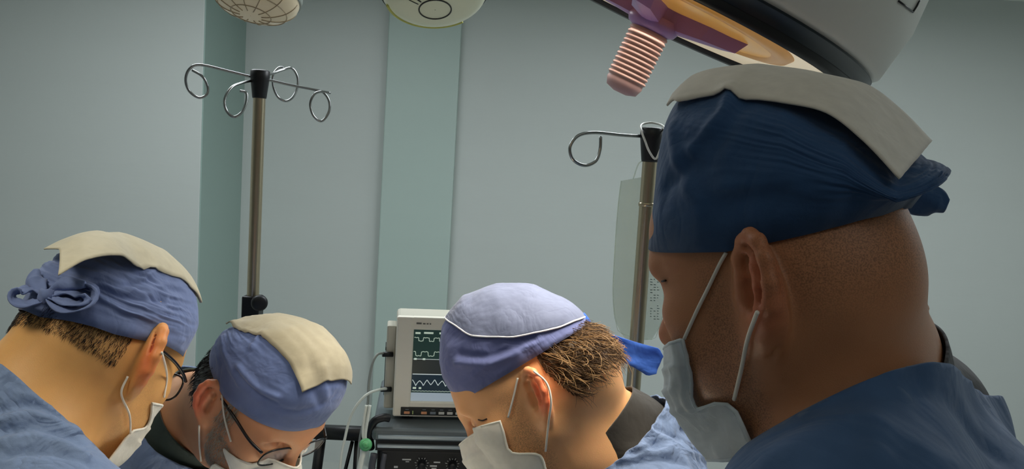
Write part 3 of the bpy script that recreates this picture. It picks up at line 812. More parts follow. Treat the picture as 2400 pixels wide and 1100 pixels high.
def head_field(F, s, o):
    """skull, face, ears and neck in head coordinates (x face, y left, z up, origin between the ears)"""
    E = lambda c, r, op='u', k=.02, rot=None: F.ell(np.array(c) * s, np.array(r) * s, op, k * s, rot)
    Cc = lambda a, b, ra, rb=None, op='u', k=.02: F.cap(np.array(a) * s, np.array(b) * s, ra * s, None if rb is None else rb * s, op, k * s)
    fat = o.get('fat', 0.0)
    E((-.005, 0, .045), (.100, .077, .088))
    E((.045, 0, .045), (.053, .066, .06), k=.03)
    E((-.015, 0, -.002), (.080, .0715 + fat * .3, .062), k=.03)
    E((.045, 0, -.03), (.050, .057 + fat * .5, .078), k=.03)
    E((.068, 0, -.055), (.034, .036, .036), k=.03)
    for y in (-1, 1):
        Cc((-.002, y * (.055 + fat * .6), -.045), (.072, y * .018, -.097), .017 + fat * .5, .015, k=.025)
        E((.056, y * .051, -.010), (.028, .014, .014), k=.03)
        Cc((.083, y * .044, .033), (.0955, y * .010, .031), .0085, .009, k=.018)
        E((.097, y * .034, .014), (.016, .017, .013), 's', .014)
        E((.0775, y * .032, .0135), (.0135, .0155, .0125), k=.004)
        Cc((.079, y * .046, .012), (.0905, y * .030, .0115), .0015, .0018, k=.004)
        E((.0985, y * .0145, -.034), (.013, .0075, .0085), k=.010)
        E((.104, y * .0075, -.043), (.006, .0035, .004), 's', .003)
        E((.045, y * .046, -.05), (.028 + fat, .014 + fat, .03), k=.03)
    E((.083, 0, -.098), (.017, .020, .017), k=.02)
    Cc((.097, 0, .024), (.114, 0, -.024), .0075, .0095, k=.018)
    E((.1145, 0, -.030), (.0125, .0115, .0105), k=.012)
    E((.100, 0, -.066), (.009, .022, .006), k=.008)
    E((.097, 0, -.076), (.009, .019, .006), k=.008)
    E((.108, 0, -.0715), (.008, .026, .0014), 's', .003)
    Cc((.062, 0, -.088), (-.005, 0, -.10), .026 + fat, .045 + fat, k=.04)
    # ears
    t = RAD(o.get('ear_tilt', 12)); fl = RAD(o.get('ear_flare', 32)); es = s * o.get('ear', 1.0)
    for y in (-1, 1):
        e0 = np.array([-.006, y * (.0735 + fat * .3 + o.get('ear_out', 0)), .0]) * s
        u = np.array([-math.sin(t), 0, math.cos(t)])
        w = np.array([-math.cos(fl), y * math.sin(fl), 0]); w -= u * (w @ u); w /= np.linalg.norm(w)
        n = np.cross(u, w) * y; n = n if n[1] * y > 0 else -n
        L = lambda a, b, c=0: e0 + es * (a * u + b * w + c * n)
        F.ell(L(.003, .012, -.003), np.array([.0315, .0165, .0036]) * es, k=.004 * es, rot=np.stack([u, w, n], 1))
        F.ell(L(-.024, .0055, .0), np.array([.011, .0088, .0042]) * es, k=.006 * es, rot=np.stack([u, w, n], 1))
        hel = [(-.002, .007, .002), (.008, .001, .003), (.022, .000, .003), (.032, .006, .003), (.0355, .014, .0035), (.032, .0225, .004),
               (.022, .0285, .0045), (.008, .030, .0045), (-.006, .026, .0035), (-.017, .0185, .002), (-.025, .011, .001)]
        F.chain([L(*q) for q in hel], [.0024 * es, .0040 * es] + [.0047 * es] * 7 + [.0045 * es, .005 * es], k=.003 * es)
        ant = [(.026, .011, .002), (.017, .0165, .003), (.005, .0195, .0035), (-.007, .0165, .003), (-.0155, .0085, .003)]
        F.chain([L(*q) for q in ant], [.003 * es, .0036 * es, .004 * es, .004 * es, .0036 * es], k=.004 * es)
        F.chain([L(*q) for q in ((.029, .012, .0055), (.0235, .0205, .0065), (.010, .0245, .007), (-.004, .0215, .006))], [.0024 * es] * 4, 's', k=.002 * es)
        F.ell(L(-.001, .0088, .0035), np.array([.0125, .0082, .0095]) * es, 's', .003 * es, rot=np.stack([u, w, n], 1))
        F.ell(L(.017, .0085, .004), np.array([.007, .005, .005]) * es, 's', .003 * es, rot=np.stack([u, w, n], 1))
        F.ell(L(-.002, -.001, .003), np.array([.006, .004, .004]) * es, k=.005 * es, rot=np.stack([u, w, n], 1))
        F.cap(L(.012, .004, -.008), L(-.02, .003, -.008), .007 * es, .005 * es, k=.004 * es)

def torso_field(F, T, pad, o, arms=True, legs=False, skirt=False):
    Fr = F.Mi[:3, :3] @ T[:3, :3]
    W = lambda p: F.loc(T[:3, :3] @ np.asarray(p, float) + T[:3, 3])
    b = o.get('bulk', 1.0)
    E = lambda c, r, k=.05: F.ell(W(np.array(c) * [1, b, 1]), np.array(r) * [b, b, 1] + pad, 'u', k, Fr)
    Cc = lambda p, q, ra, rb, k=.05: F.cap(W(np.array(p) * [1, b, 1]), W(np.array(q) * [1, b, 1]), ra * b + pad, rb * b + pad, 'u', k)
    E((.005, 0, -.18), (.115, .165, .19)); E((.01, 0, -.40), (.125, .155, .19)); E((.0, 0, -.55), (.13, .165, .14))
    for y in (-1, 1):
        Cc((-.02, y * .02, .045), (-.025, y * .13, -.045), .045, .052)
        Cc((.03, y * .05, -.05), (.01, y * .15, -.055), .03, .045)
        Cc((-.01, y * .155, -.075), (-.005, y * .175, -.11), .058, .055)
    if arms:
        for y in (1, -1):
            sh = T[:3, :3] @ (np.array([-.005, y * .178, -.10]) * [1, b, 1]) + T[:3, 3]
            el = np.asarray(o['elbow'][y]); ha = np.asarray(o['hand'][y])
            F.cap(F.loc(sh), F.loc(el), .052 * b + pad, .042 + pad, 'u', .04)
            F.cap(F.loc(el), F.loc(ha), .041 + pad, .030 + pad, 'u', .03)
    hip = T[:3, :3] @ np.array([0, 0, -.58]) + T[:3, 3]
    lf = np.array([-T[1, 0], T[0, 0], 0]); lf /= np.linalg.norm(lf); fw = np.array([lf[1], -lf[0], 0])
    if skirt:
        bot = np.array([hip[0], hip[1], .34])
        for y in (-1, 1): F.cap(F.loc(hip + lf * y * .05), F.loc(bot + lf * y * .09), .135 + pad, .15 + pad, 'u', .08)
        F.cap(F.loc(hip), F.loc(bot), .14 + pad, .17 + pad, 'u', .08)
    if legs:
        for y in (-1, 1):
            h = hip + lf * y * .09; kn = np.array([h[0], h[1], .50]) + lf * y * .02; an = np.array([h[0], h[1], .09]) + lf * y * .03 - fw * .02
            F.cap(F.loc(h), F.loc(kn), .085, .06, 'u', .05); F.cap(F.loc(kn), F.loc(an), .058, .042, 'u', .03)
            F.cap(F.loc([an[0], an[1], .045]), F.loc(np.array([an[0], an[1], .036]) + fw * .17), .044, .035, 'u', .03)

def zone_attr(me, Vl, s, o):
    """vertex colour: R red of the ears and nose, G stubble"""
    p = Vl / s; g = lambda c, r: np.exp(-(((p - np.array(c)) / np.array(r)) ** 2).sum(1))
    y = np.abs(p[:, 1]); q = p.copy(); q[:, 1] = y
    ear = np.exp(-(((q - np.array([-.02, .100, .004])) / np.array([.028, .012, .038])) ** 2).sum(1))
    red = np.clip(ear * 1.3, 0, 1) * o.get('ear_red', .8) + .4 * g((.118, 0, -.03), (.015, .015, .015))
    sm = lambda a, lo, hi: np.clip((a - lo) / (hi - lo), 0, 1)
    jaw = sm(-p[:, 2], .012, .04) * sm(p[:, 0], .0, .03) * (1 - sm(-p[:, 2], .115, .14)) * (1 - .7 * sm(p[:, 0], .085, .1) * sm(p[:, 2], -.06, -.045))
    side = sm(p[:, 0], .004, .018) * (1 - sm(p[:, 0], .03, .045)) * sm(-p[:, 2], -.05, -.01) * sm(y, .05, .06)
    st = np.clip(jaw + side * .8, 0, 1) * o.get('stubble', .4)
    st = np.maximum(st, o.get('buzz', 0) * sm(-p[:, 0], .02, .05) * sm(p[:, 2], -.045, .0))
    a = me.color_attributes.new('zone', 'FLOAT_COLOR', 'POINT')
    c = np.zeros((len(p), 4), np.float32); c[:, 0] = np.clip(red, 0, 1); c[:, 1] = st; c[:, 3] = 1
    a.data.foreach_set('color', c.ravel())

class Person: pass

def make_person(o, label):
    p = Person(); p.o = o; s = p.s = o.get('scale', 1.0)
    p.R = rotm(*[RAD(a) for a in o['head'][3:6]]); p.O = P(*o['head'][:3]); p.M = frame(p.R, p.O)
    T = frame(rotm(RAD(o['torso'][0]), RAD(o['torso'][1]), RAD(o['torso'][2])), P(*o['neck'])); p.T = T
    hip = T[:3, :3] @ np.array([0, 0, -.58]) + T[:3, 3]
    root = empty('person', (hip[0], hip[1], 0)); tag(root, label, 'person'); p.root = root
    fine = o.get('fine', .0023)
    F = Field(axis_steps(-.62, -.125 * s, .13 * s, .62, fine, .03), axis_steps(-.62, -.105 * s, .105 * s, .62, fine, .03),
              axis_steps(-1.75, o.get('zfine', -.16) * s, .14 * s, .16, fine, .03), p.M)
    head_field(F, s, o)
    Nl = F.loc(T[:3, :3] @ np.array([-.005, 0, .02]) + T[:3, 3]); nr = o.get('neck_r', .058)
    F.cap(np.array([-.030, 0, -.02]) * s, Nl, nr, nr * 1.08, 'u', .045)
    F.cap(np.array([-.055, 0, -.005]) * s, F.loc(T[:3, :3] @ np.array([-.045, 0, .03]) + T[:3, 3]), nr * .62 * o.get('nape', 1), nr * .75 * o.get('nape', 1), 'u', .04)
    for c, r in o.get('lumps', []): F.ell(np.array(c) * s, np.array(r) * s, 'u', .04)
    torso_field(F, T, 0.0, o, arms=True, legs=True)
    Vl, Q = F.mesh(world=False)
    V = Vl @ p.R.T + p.O
    V = laplace(V, Q, 1, .5)
    me = mesh_np('body', V, Q); zone_attr(me, Vl, s, o)
    p.body = child(p, link('body', me, None, o['skin']))
    p.bs = Surf(V, Q); p.bV, p.bQ = V, Q
    return p

def child(p, ob, parent=None):
    """parent to the person (or to one of its parts), keeping world coordinates"""
    par = parent if parent is not None else p.root
    ob.parent = par
    ob.matrix_parent_inverse = (Matrix.Translation(p.root.location)).inverted() if par is p.root else Matrix.Identity(4)
    return ob

def cut_mesh(V, Q, planes):
    bm = bmesh.new(); me = mesh_np('tmp', V, Q); bm.from_mesh(me); bpy.data.meshes.remove(me)
    for co, no in planes:
        bmesh.ops.bisect_plane(bm, geom=bm.verts[:] + bm.edges[:] + bm.faces[:], dist=1e-6, plane_co=Vector(co), plane_no=Vector(no), clear_outer=True)
    return bm

def garment(p, name, pad, planes, material, step=.007, arms=True, skirt=False, folds=(), wr=(0, 1), zlow=.35, thick=.0025, bulge=None, seed=0, extra=None):
    T = p.T; N = T[:3, 3]
    F = Field(axis_steps(N[0] - .55, N[0] - .26, N[0] + .26, N[0] + .55, step, .02), axis_steps(N[1] - .55, N[1] - .26, N[1] + .26, N[1] + .55, step, .02),
              axis_steps(zlow - .03, N[2] - .16, N[2] + .15, N[2] + .16, step, .025), np.eye(4))
    torso_field(F, T, pad, p.o, arms=arms, skirt=skirt)
    nr = p.o.get('neck_r', .058)
    F.cap(p.M[:3, :3] @ (np.array([-.030, 0, -.02]) * p.s) + p.O, T[:3, :3] @ np.array([-.005, 0, .02]) + N, nr + pad, nr * 1.08 + pad, 'u', .045)
    F.cap(p.M[:3, :3] @ (np.array([-.055, 0, -.005]) * p.s) + p.O, T[:3, :3] @ np.array([-.045, 0, .03]) + N, nr * .62 * p.o.get('nape', 1) + pad, nr * .75 * p.o.get('nape', 1) + pad, 'u', .04)
    if extra: extra(F)
    V, Q = F.mesh(); V = laplace(V, Q, 2, .5); N_ = vnormals(V, Q)
    amp, sc = wr
    if amp:
        q = V @ T[:3, :3]
        V = V + N_ * (amp * ridged(q * np.array([1.0, 1.6, .8]) * sc, seed, 3))[:, None]
    if folds:
        S = Surf(V, Q)
        for pts, w, dep in folds:
            line = S.path(pts, 0, 24)
            if len(line) < 2: continue
            dd = polydist(V, line); V = V + N_ * (dep * np.exp(-(dd / w) ** 2))[:, None]
    bm = cut_mesh(V, Q, planes)
    me = bpy.data.meshes.new(name); bm.to_mesh(me); bm.free()
    ob = child(p, link(name, me, None, material)); solidify(ob, thick, -1)
    return ob

def dome(o, th, t):
    """cap surface in head coordinates; th angle (0 front), t 0 rim .. 1 top"""
    c = (o['xf'] + o['xb']) / 2; a = (o['xf'] - o['xb']) / 2
    e = o.get('sq', 2.3); ct, st = np.cos(th), np.sin(th)
    rr = (np.abs(ct / a) ** e + np.abs(st / o['b']) ** e) ** (-1 / e)
    ph = t * math.pi / 2; pw = 2 / o.get('boxy', 2.7)
    sx = np.maximum(np.cos(ph), 0) ** pw; hz = np.sin(ph) ** pw
    sx = sx * (1 + o.get('flare', .03) * np.sin(np.clip(t * 2.2, 0, 1) * math.pi))
    x = c + rr * ct * sx; y = rr * st * sx
    x = x + o.get('lean', 0) * hz
    zl = np.interp(np.abs(((th + math.pi) % (2 * math.pi)) - math.pi), o['rim_a'], o['rim_z'])
    zt = np.interp(-x, [-q[0] for q in o['top']], [q[1] for q in o['top']])
    z = zl + (np.maximum(zt - o.get('drop', .9) * y * y / o['b'] * .35, zl + .01) - zl) * hz
    z = z + o.get('tilt', 0) * y * hz
    return np.stack([x, y, z], -1)

def make_cap(p, o, mats, folds=(), gathers=None, seed=0):
    nu, nv = 200, 84
    th = np.linspace(0, 2 * math.pi, nu, endpoint=False)[:, None] * np.ones((1, nv)); t = np.linspace(0, 1, nv)[None, :] * np.ones((nu, 1))
    Vl = dome(o, th, t).reshape(-1, 3) * p.s
    V = Vl @ p.R.T + p.O
    Q = np.array(grid_faces(nu, nv, True))
    N = vnormals(V, Q)
    c = V.mean(0)
    if ((V - c) * N).sum() < 0: Q = Q[:, ::-1]; N = -N
    # soft creases that gather towards the knot at the back
    thw = np.abs(((th + math.pi) % (2 * math.pi)) - math.pi).ravel(); tt = t.ravel()
    ga = o.get('gather', .003) * np.clip((thw - .6) / 1.6, 0, 1) ** 1.2 * (1 - np.clip((tt - .5) / .45, 0, 1))
    q = np.stack([thw * 1.3, tt * 15 + thw * 2.0 * (tt - .2), np.sign(np.sin(th.ravel())) * 3.0], 1)
    V = V + N * (ga * ridged(q, seed, 2))[:, None]
    q2 = Vl * np.array([28, 28, 40.0])
    V = V + N * (o.get('crumple', .0012) * ridged(q2, seed + 5, 3) * np.clip(tt * 12, 0, 1))[:, None]
    S0 = Surf(V, Q)
    for pts, w, dep in folds:
        line = S0.path(pts, 0, 24)
        if len(line) > 1:
            V = V + N * (dep * np.exp(-(polydist(V, line) / w) ** 2))[:, None]
    me = mesh_np('scrub_cap', V, Q)
    ob = child(p, link('scrub_cap', me, None, mats[0])); solidify(ob, .0014, -1)
    p.cap = ob; p.cs = Surf(V, Q); p.cV = V; p.cQ = Q; p.co = o
    return ob

def crown(p, o, w, mt, seed=0, parent=None, name='crown_panel'):
    """paper strip over the top of the cap, front to back: rows (x, z, half-width, edge drop)"""
    rows = o['crown']; nu, nv = 60, 25
    r = smooth_path(np.array(rows, float), nu)
    vv = np.linspace(-1, 1, nv)
    G = np.zeros((nu, nv, 3))
    nd = o.get('near_drop'); ndx = np.interp(-r[:, 0], [-q[0] for q in nd[1]], [q[1] for q in nd[1]]) if nd else np.zeros(nu)
    for j, v in enumerate(vv):
        G[:, j, 0] = r[:, 0] + o.get('skew', 0) * v * np.clip((.0 - r[:, 0]) / .12, 0, 1); G[:, j, 1] = v * r[:, 2]; G[:, j, 2] = r[:, 1] - r[:, 3] * np.abs(v) ** 2.2 + o.get('tilt', 0) * v * r[:, 2] - ndx * (max(0, (nd[0] if nd else 1) * v)) ** 1.3
    # the strip lies on the cap and only its back end stands off as a flap
    bl = BVHTree.FromPolygons([tuple(v) for v in (p.cV - p.O) @ p.R / p.s], [tuple(int(i) for i in q) for q in p.cQ])
    fx0, fx1 = o.get('flap', (-.07, -.12)); lift = o.get('lift', .0035)
    for i in range(nu):
        for j in range(nv):
            x, y, z = G[i, j]
            w_ = min(1, max(0, (x - fx0) / (fx1 - fx0))); w_ = w_ * w_ * (3 - 2 * w_)
            h, n_, _, _ = bl.ray_cast(Vector((x, y, .4)), Vector((0, 0, -1)))
            if True:
                gap = z - h.z - lift if h is not None else .1
                G[i, j, 2] = h.z + lift if gap < 0 else z - (1 - w_) * .85 * (.025 - .025 * math.exp(-gap / .025) if gap > .012 else gap * .82)
    V = G.reshape(-1, 3) * p.s
    V[:, 2] += o.get('crown_wr', .0012) * ridged(V * np.array([14, 60, 20.0]), seed, 2)
    V = V @ p.R.T + p.O
    Q = np.array(grid_faces(nu, nv))
    ob = child(p, link(name, mesh_np(name, V, Q), None, mt), parent or p.cap); solidify(ob, .0015, 0)
    p.ks = Surf(V, Q)
    return ob

def crown_shell(p, o, mt, zc, off=.003, seed=0, wr=.002):
    """top panel that hugs the cap above the line zc: list of (x, z)"""
    nu, nv = 160, 50; th = np.linspace(0, 2 * math.pi, nu, endpoint=False); ts = np.linspace(0, 1, 120)
    t0 = np.zeros(nu)
    for i, a in enumerate(th):
        q = dome(o, np.full(120, a), ts); z = np.interp(-q[:, 0], [-k[0] for k in zc], [k[1] for k in zc])
        ok = np.where(q[:, 2] > z)[0]; t0[i] = ts[ok[0]] if len(ok) else 1
    t0 = np.array([np.mean([t0[(i + k) % nu] for k in (-2, -1, 0, 1, 2)]) for i in range(nu)])
    V = np.array([dome(o, np.full(nv, a), t0[i] + (1 - t0[i]) * np.linspace(0, 1, nv)) for i, a in enumerate(th)]).reshape(-1, 3)
    Q = np.array(grid_faces(nu, nv, True)); Vl = V * p.s; N = vnormals(Vl, Q)
    if ((Vl - Vl.mean(0)) * N).sum() < 0: Q = Q[:, ::-1]; N = -N
    Vl = Vl + N * (off + wr * ridged(Vl * np.array([22, 30, 34.0]), seed, 3))[:, None]
    W = Vl @ p.R.T + p.O
    ob = child(p, link('crown_panel', mesh_np('crown_panel', W, Q), None, mt), p.cap); solidify(ob, .0015, 0)
    p.ks = Surf(W, Q); p.k_edge = W.reshape(nu, nv, 3)[:, 0]
    return ob

def bow(p, lobes, parent, material, name='tie'):
    """puffy ends and loops of a tied band; lobes: list of (path, radii)"""
    for pts, rad in lobes:
        path = smooth_path(pts, 22); rr = np.interp(np.linspace(0, 1, 22), np.linspace(0, 1, len(rad)), rad)
        V, Fc = tube_data(path, rr, 20, flat=.6, normal=(CAM - path.mean(0)))
        V = np.array(V); c = np.repeat(path, 20, axis=0)
        k = 1 + .16 * np.array([math.sin(3 * (i % 20) / 20 * 6.283 + (i // 20) * .25) for i in range(len(V))])
        V = c + (V - c) * k[:, None]
        child(p, pydata(name, V, Fc, None, material), parent)

def hair(p, region, dirn, length, n, r, material, base=True, seed=3, lift=.003, curl=0.0, offs=(.001, .006), jitter=.35, base_off=.0016, nseg=6, fade=None):
    """hair on the part of the head where region(local points) holds: a thin base and combed strands"""
    L = (p.bV - p.O) @ p.R / p.s
    ok = region(L); fm = ok[p.bQ].all(1); Q = p.bQ[fm]
    if not len(Q): return
    N = vnormals(p.bV, p.bQ); ob = None
    if base:
        ids, inv = np.unique(Q, return_inverse=True)
        V = p.bV[ids] + N[ids] * base_off
        ob = child(p, link('hair', mesh_np('hair', V, inv.reshape(-1, 4)), None, material))
    rg = np.random.RandomState(seed); pick = Q[rg.randint(0, len(Q), n)]
    w = rg.dirichlet(np.ones(4), n); sd = (p.bV[pick] * w[:, :, None]).sum(1)
    d = p.R @ np.asarray(dirn, float); d /= np.linalg.norm(d)
    st = strands(p, 'hair_strands', sd, d, length, r, material, n=nseg, lift=lift, curl=curl, offs=offs, jitter=jitter)
    if ob is not None: child(p, st, ob)
    return ob or st

def ribbon(p, name, pts, width, parent, material, normal=None, n=26, thick=.0016, taper=None, curl=0.0):
    path = smooth_path(pts, n); w = np.full(n, width) if taper is None else width * np.interp(np.linspace(0, 1, n), *zip(*taper))
    fr = frames(path); V = []; m = 7
    for i in range(n):
        T_, N_, B_ = fr[i]
        if normal is not None:
            nn = np.asarray(normal, float); nn = nn - T_ * (nn @ T_); nn /= np.linalg.norm(nn); B_ = np.cross(T_, nn); N_ = nn
        for j in range(m):
            v = j / (m - 1) * 2 - 1
            V.append(path[i] + B_ * v * w[i] / 2 + N_ * (curl * (v * v - .4) * w[i] + .0012 * math.sin(v * 5 + i * .6)))
    ob = child(p, pydata(name, V, grid_faces(n, m), None, material), parent); solidify(ob, thick, 0)
    return ob

def loc2w(p, q): return p.R @ (np.asarray(q, float) * p.s) + p.O

def strands(p, name, seeds, direction, length, r, material, n=7, lift=.004, jitter=.35, curl=0.0, surf=None, follow=.7, offs=(.001, .006)):
    """short hair combed over a surface: each strand a thin tapered tube, all one part"""
    surf = surf or p.bs; parts = []
    rg = random.Random(11)
    for sd in seeds:
        q = np.asarray(sd, float); path = [q]
        dv = np.asarray(direction(q) if callable(direction) else direction, float)
        dv = dv + jitter * np.array([rg.gauss(0, 1) for _ in range(3)]) * .5; dv /= np.linalg.norm(dv)
        L = length * rg.uniform(.6, 1.25); st = L / n; of0 = rg.uniform(*offs)
        ax = np.array([rg.gauss(0, 1) for _ in range(3)])
        for i in range(n):
            nx = path[-1] + dv * st
            dv = dv + curl * np.cross(ax, dv) / n; dv /= np.linalg.norm(dv)
            loc, nr, _, _ = surf.b.find_nearest(Vector(nx))
            if loc is not None:
                tgt = np.array(loc) + np.array(nr) * (of0 + lift * (i + 1) / n)
                nx = nx * (1 - follow) + tgt * follow
            path.append(nx)
        path = np.array(path); rr = r * np.linspace(1, .25, len(path)) * rg.uniform(.7, 1.2)
        parts.append(tube_data(path, rr, 3, cap=False))
    V, Fc = merge(parts)
    ob = child(p, pydata(name, V, Fc, None, material)); ob['kind'] = 'stuff'
    return ob
def scatter_px(surf, poly, n, seed=1, off=0.0):
    """random points of a surface inside an outline seen from the camera"""
    rg = random.Random(seed); xs = [q[0] for q in poly]; ys = [q[1] for q in poly]; out = []; tries = 0
    while len(out) < n and tries < n * 30:
        tries += 1
        x, y = rg.uniform(min(xs), max(xs)), rg.uniform(min(ys), max(ys)); c = False
        for i in range(len(poly)):
            (x1, y1), (x2, y2) = poly[i], poly[i - 1]
            if (y1 > y) != (y2 > y) and x < (x2 - x1) * (y - y1) / (y2 - y1) + x1: c = not c
        if c:
            h = surf.hit(x, y, off)
            if h is not None: out.append(h)
    return out
def mirror_pts(p, pts):
    """the same points on the other side of the head"""
    q = (np.asarray(pts) - p.O) @ p.R; q[:, 1] *= -1
    return list(q @ p.R.T + p.O)
# ------------------------------------------------------------------ the four people
M_LOOP = mat('elastic_white', srgb(225, 222, 212), rough=.8)
M_MASK = cloth_mat('mask_white', srgb(244, 242, 232), bump=.12, translucent=.25, bscale=22)
M_MASKB = cloth_mat('mask_pale_blue', srgb(232, 240, 245), bump=.15, translucent=.42, bscale=22)
M_PAPER = cloth_mat('cap_paper', srgb(214, 206, 182), bump=.10, translucent=.2, bscale=16)
M_PAPER4 = cloth_mat('cap_paper_plain', srgb(232, 224, 212), bump=.08, translucent=.15, bscale=16)
M_PAPER2 = cloth_mat('cap_paper_cream', srgb(168, 160, 138), bump=.12, translucent=.2, bscale=16)
M_PAPER3 = cloth_mat('cap_paper_lavender', srgb(116, 124, 152), bump=.25, translucent=.2, bscale=16)
M_CAP1 = cloth_mat('cap_cornflower', srgb(104, 120, 164), bump=.30)
M_CAP2 = cloth_mat('cap_slate_blue', srgb(90, 106, 150), bump=.30)
M_CAP3 = cloth_mat('cap_violet_blue', srgb(104, 112, 160), bump=.30)
M_CAP4 = cloth_mat('cap_navy', srgb(42, 74, 114), bump=.30)
M_TIE3 = cloth_mat('tie_bright_blue', srgb(64, 110, 200), bump=.35, translucent=.35)
M_GOWN = cloth_mat('gown_blue', srgb(116, 136, 172), bump=.9, bscale=13)
M_GOWN4 = cloth_mat('gown_deep_blue', srgb(64, 92, 130), bump=.4, bscale=9)
M_BLACK = cloth_mat('undershirt_black', srgb(12, 12, 14), bump=.2)
M_BROWNBLK = cloth_mat('undershirt_charcoal', srgb(46, 43, 39), bump=.25)
M_GREENBLK = cloth_mat('undershirt_dark_green', srgb(50, 62, 58), bump=.2)
M_SEAM = cloth_mat('seam_white', srgb(226, 226, 232), bump=.1)
M_FRAME = mat('glasses_frame_black', srgb(14, 14, 18), rough=.25)
M_LENS = mat('glasses_lens', (1, 1, 1, 1), rough=.02, alpha=.12, ior=1.3)
M_HAIR_D = mat('hair_dark', srgb(34, 28, 24), rough=.45)
M_HAIR_B = mat('hair_brown', srgb(92, 68, 44), rough=.38, var=.5, vscale=80)
M_HAIR_L = mat('hair_light_brown', srgb(176, 140, 96), rough=.35, var=.3, vscale=80)
M_HAIR_G = mat('hair_grey', srgb(176, 168, 152), rough=.5, var=.3, vscale=90)
M_TROUSER = cloth_mat('scrub_trousers', srgb(70, 90, 130))
M_GLOVE = mat('glove_latex', srgb(220, 214, 196), rough=.4)
S1 = skin_mat('skin_tan', srgb(218, 164, 100), stub=srgb(92, 70, 44))
S2 = skin_mat('skin_ruddy', srgb(204, 146, 106), stub=srgb(120, 110, 98))
S3 = skin_mat('skin_warm', srgb(236, 176, 122), stub=srgb(112, 84, 58))
S4 = skin_mat('skin_brown', srgb(180, 122, 84), stub=srgb(70, 50, 40))

FIELD = np.array([-.14, 1.18, .95])
def person_cfg(head, neck, torso, skin, **kw):
    o = dict(head=head, neck=neck, torso=torso, skin=skin, **kw)
    T = frame(rotm(*[RAD(a) for a in torso]), P(*neck))
    o['hand'] = {}; o['elbow'] = {}
    for y in (1, -1):
        sh = T[:3, :3] @ np.array([0, y * .19, -.1]) + T[:3, 3]
        o['elbow'][y] = sh + np.array([0, 0, -.28]) + T[:3, :3] @ np.array([.0, y * .05, 0])
        dv = np.array(kw.get('field', FIELD)) + T[:3, :3] @ np.array([0, y * .06, 0]) - o['elbow'][y]
        o['hand'][y] = o['elbow'][y] + dv / np.linalg.norm(dv) * .24
    return o

def glove(p):
    """gloved hands below the picture's edge: palm, four unequal bent fingers and a thumb each"""
    for y in (1, -1):
        h = np.asarray(p.o['hand'][y]); d = h - np.asarray(p.o['elbow'][y]); d /= np.linalg.norm(d)
        s_ = np.cross(d, [0, 0, 1]); s_ /= np.linalg.norm(s_); s_ *= (1 if y > 0 else -1)
        dn = np.cross(s_, d); dn = dn if dn[2] < 0 else -dn
        g = np.arange(-.13, .1301, .0045)
        F = Field(g, g, g, frame(np.eye(3), h + d * .09))
        Lw = lambda a, b, c=0: F.loc(h + d * a + s_ * b + dn * c)
        F.cap(Lw(-.01, 0), Lw(.03, 0), .031, .03, k=.02)
        for b in (-.024, -.008, .008, .024): F.cap(Lw(.03, b * .7), Lw(.085, b * 1.15), .014, .012, k=.012)
        for b, ln in ((-.03, .062), (-.0105, .078), (.010, .082), (.030, .07)):
            F.chain([Lw(.085, b), Lw(.085 + ln * .5, b * 1.05, .012), Lw(.085 + ln * .8, b * 1.0, .035), Lw(.085 + ln * .9, b, .052)], [.0105, .0095, .009, .008], k=.002)
        F.chain([Lw(.03, -.028, .005), Lw(.06, -.055, .015), Lw(.088, -.062, .03), Lw(.105, -.055, .042)], [.014, .012, .0105, .009], k=.008)
        V, Q = F.mesh(); V = laplace(V, Q, 1)
        child(p, link('glove', mesh_np('glove', V, Q), None, M_GLOVE))

def trousers(p):
    N = p.T[:3, 3]; hip = p.T[:3, :3] @ np.array([0, 0, -.58]) + N
    g = lambda c, a: np.arange(c - a, c + a, .016)
    F = Field(g(hip[0], .3), g(hip[1], .3), np.arange(.1, .95, .02), np.eye(4))
    lf = np.array([-p.T[1, 0], p.T[0, 0], 0]); lf /= np.linalg.norm(lf); fw = np.array([lf[1], -lf[0], 0])
    for y in (-1, 1):
        h = hip + lf * y * .09; kn = np.array([h[0], h[1], .50]) + lf * y * .02; an = np.array([h[0], h[1], .16]) + lf * y * .03 - fw * .02
        F.cap(h, kn, .1, .078, 'u', .05); F.cap(kn, an, .076, .07, 'u', .03)
    V, Q = F.mesh(); child(p, link('trousers', mesh_np('trousers', V, Q), None, M_TROUSER))

def tplane(p, z, nrm, x=0, y=0):
    """cutting plane given in torso coordinates; keeps what lies below"""
    n = p.T[:3, :3] @ np.asarray(nrm, float); return (p.T[:3, :3] @ np.array([x, y, z], float) + p.T[:3, 3], n / np.linalg.norm(n))

def wplane(*q, up=(0, 0, 1)):
    """cutting plane through three points of the place; keeps what lies below"""
    a, b, c = [P(*t) if len(t) == 3 and t[0] > 3 else np.asarray(t) for t in q]
    n = np.cross(b - a, c - a); n /= np.linalg.norm(n); n = n if n @ np.asarray(up) > 0 else -n
    return (a, n)

def splane(p, a, b):
    """cutting plane through a line seen on the near side, square to the wearer's middle"""
    a, b = P(*a), P(*b); n = np.cross(p.T[:3, 1], b - a); n /= np.linalg.norm(n)
    return (a, n if n[2] > 0 else -n)
def to_local(p, q): return tuple((np.asarray(q) - p.O) @ p.R / p.s)
def hl(p, x, y, off=.004):
    h = p.bs.hit(x, y, off)
    return to_local(p, h if h is not None else P(x, y, .7))

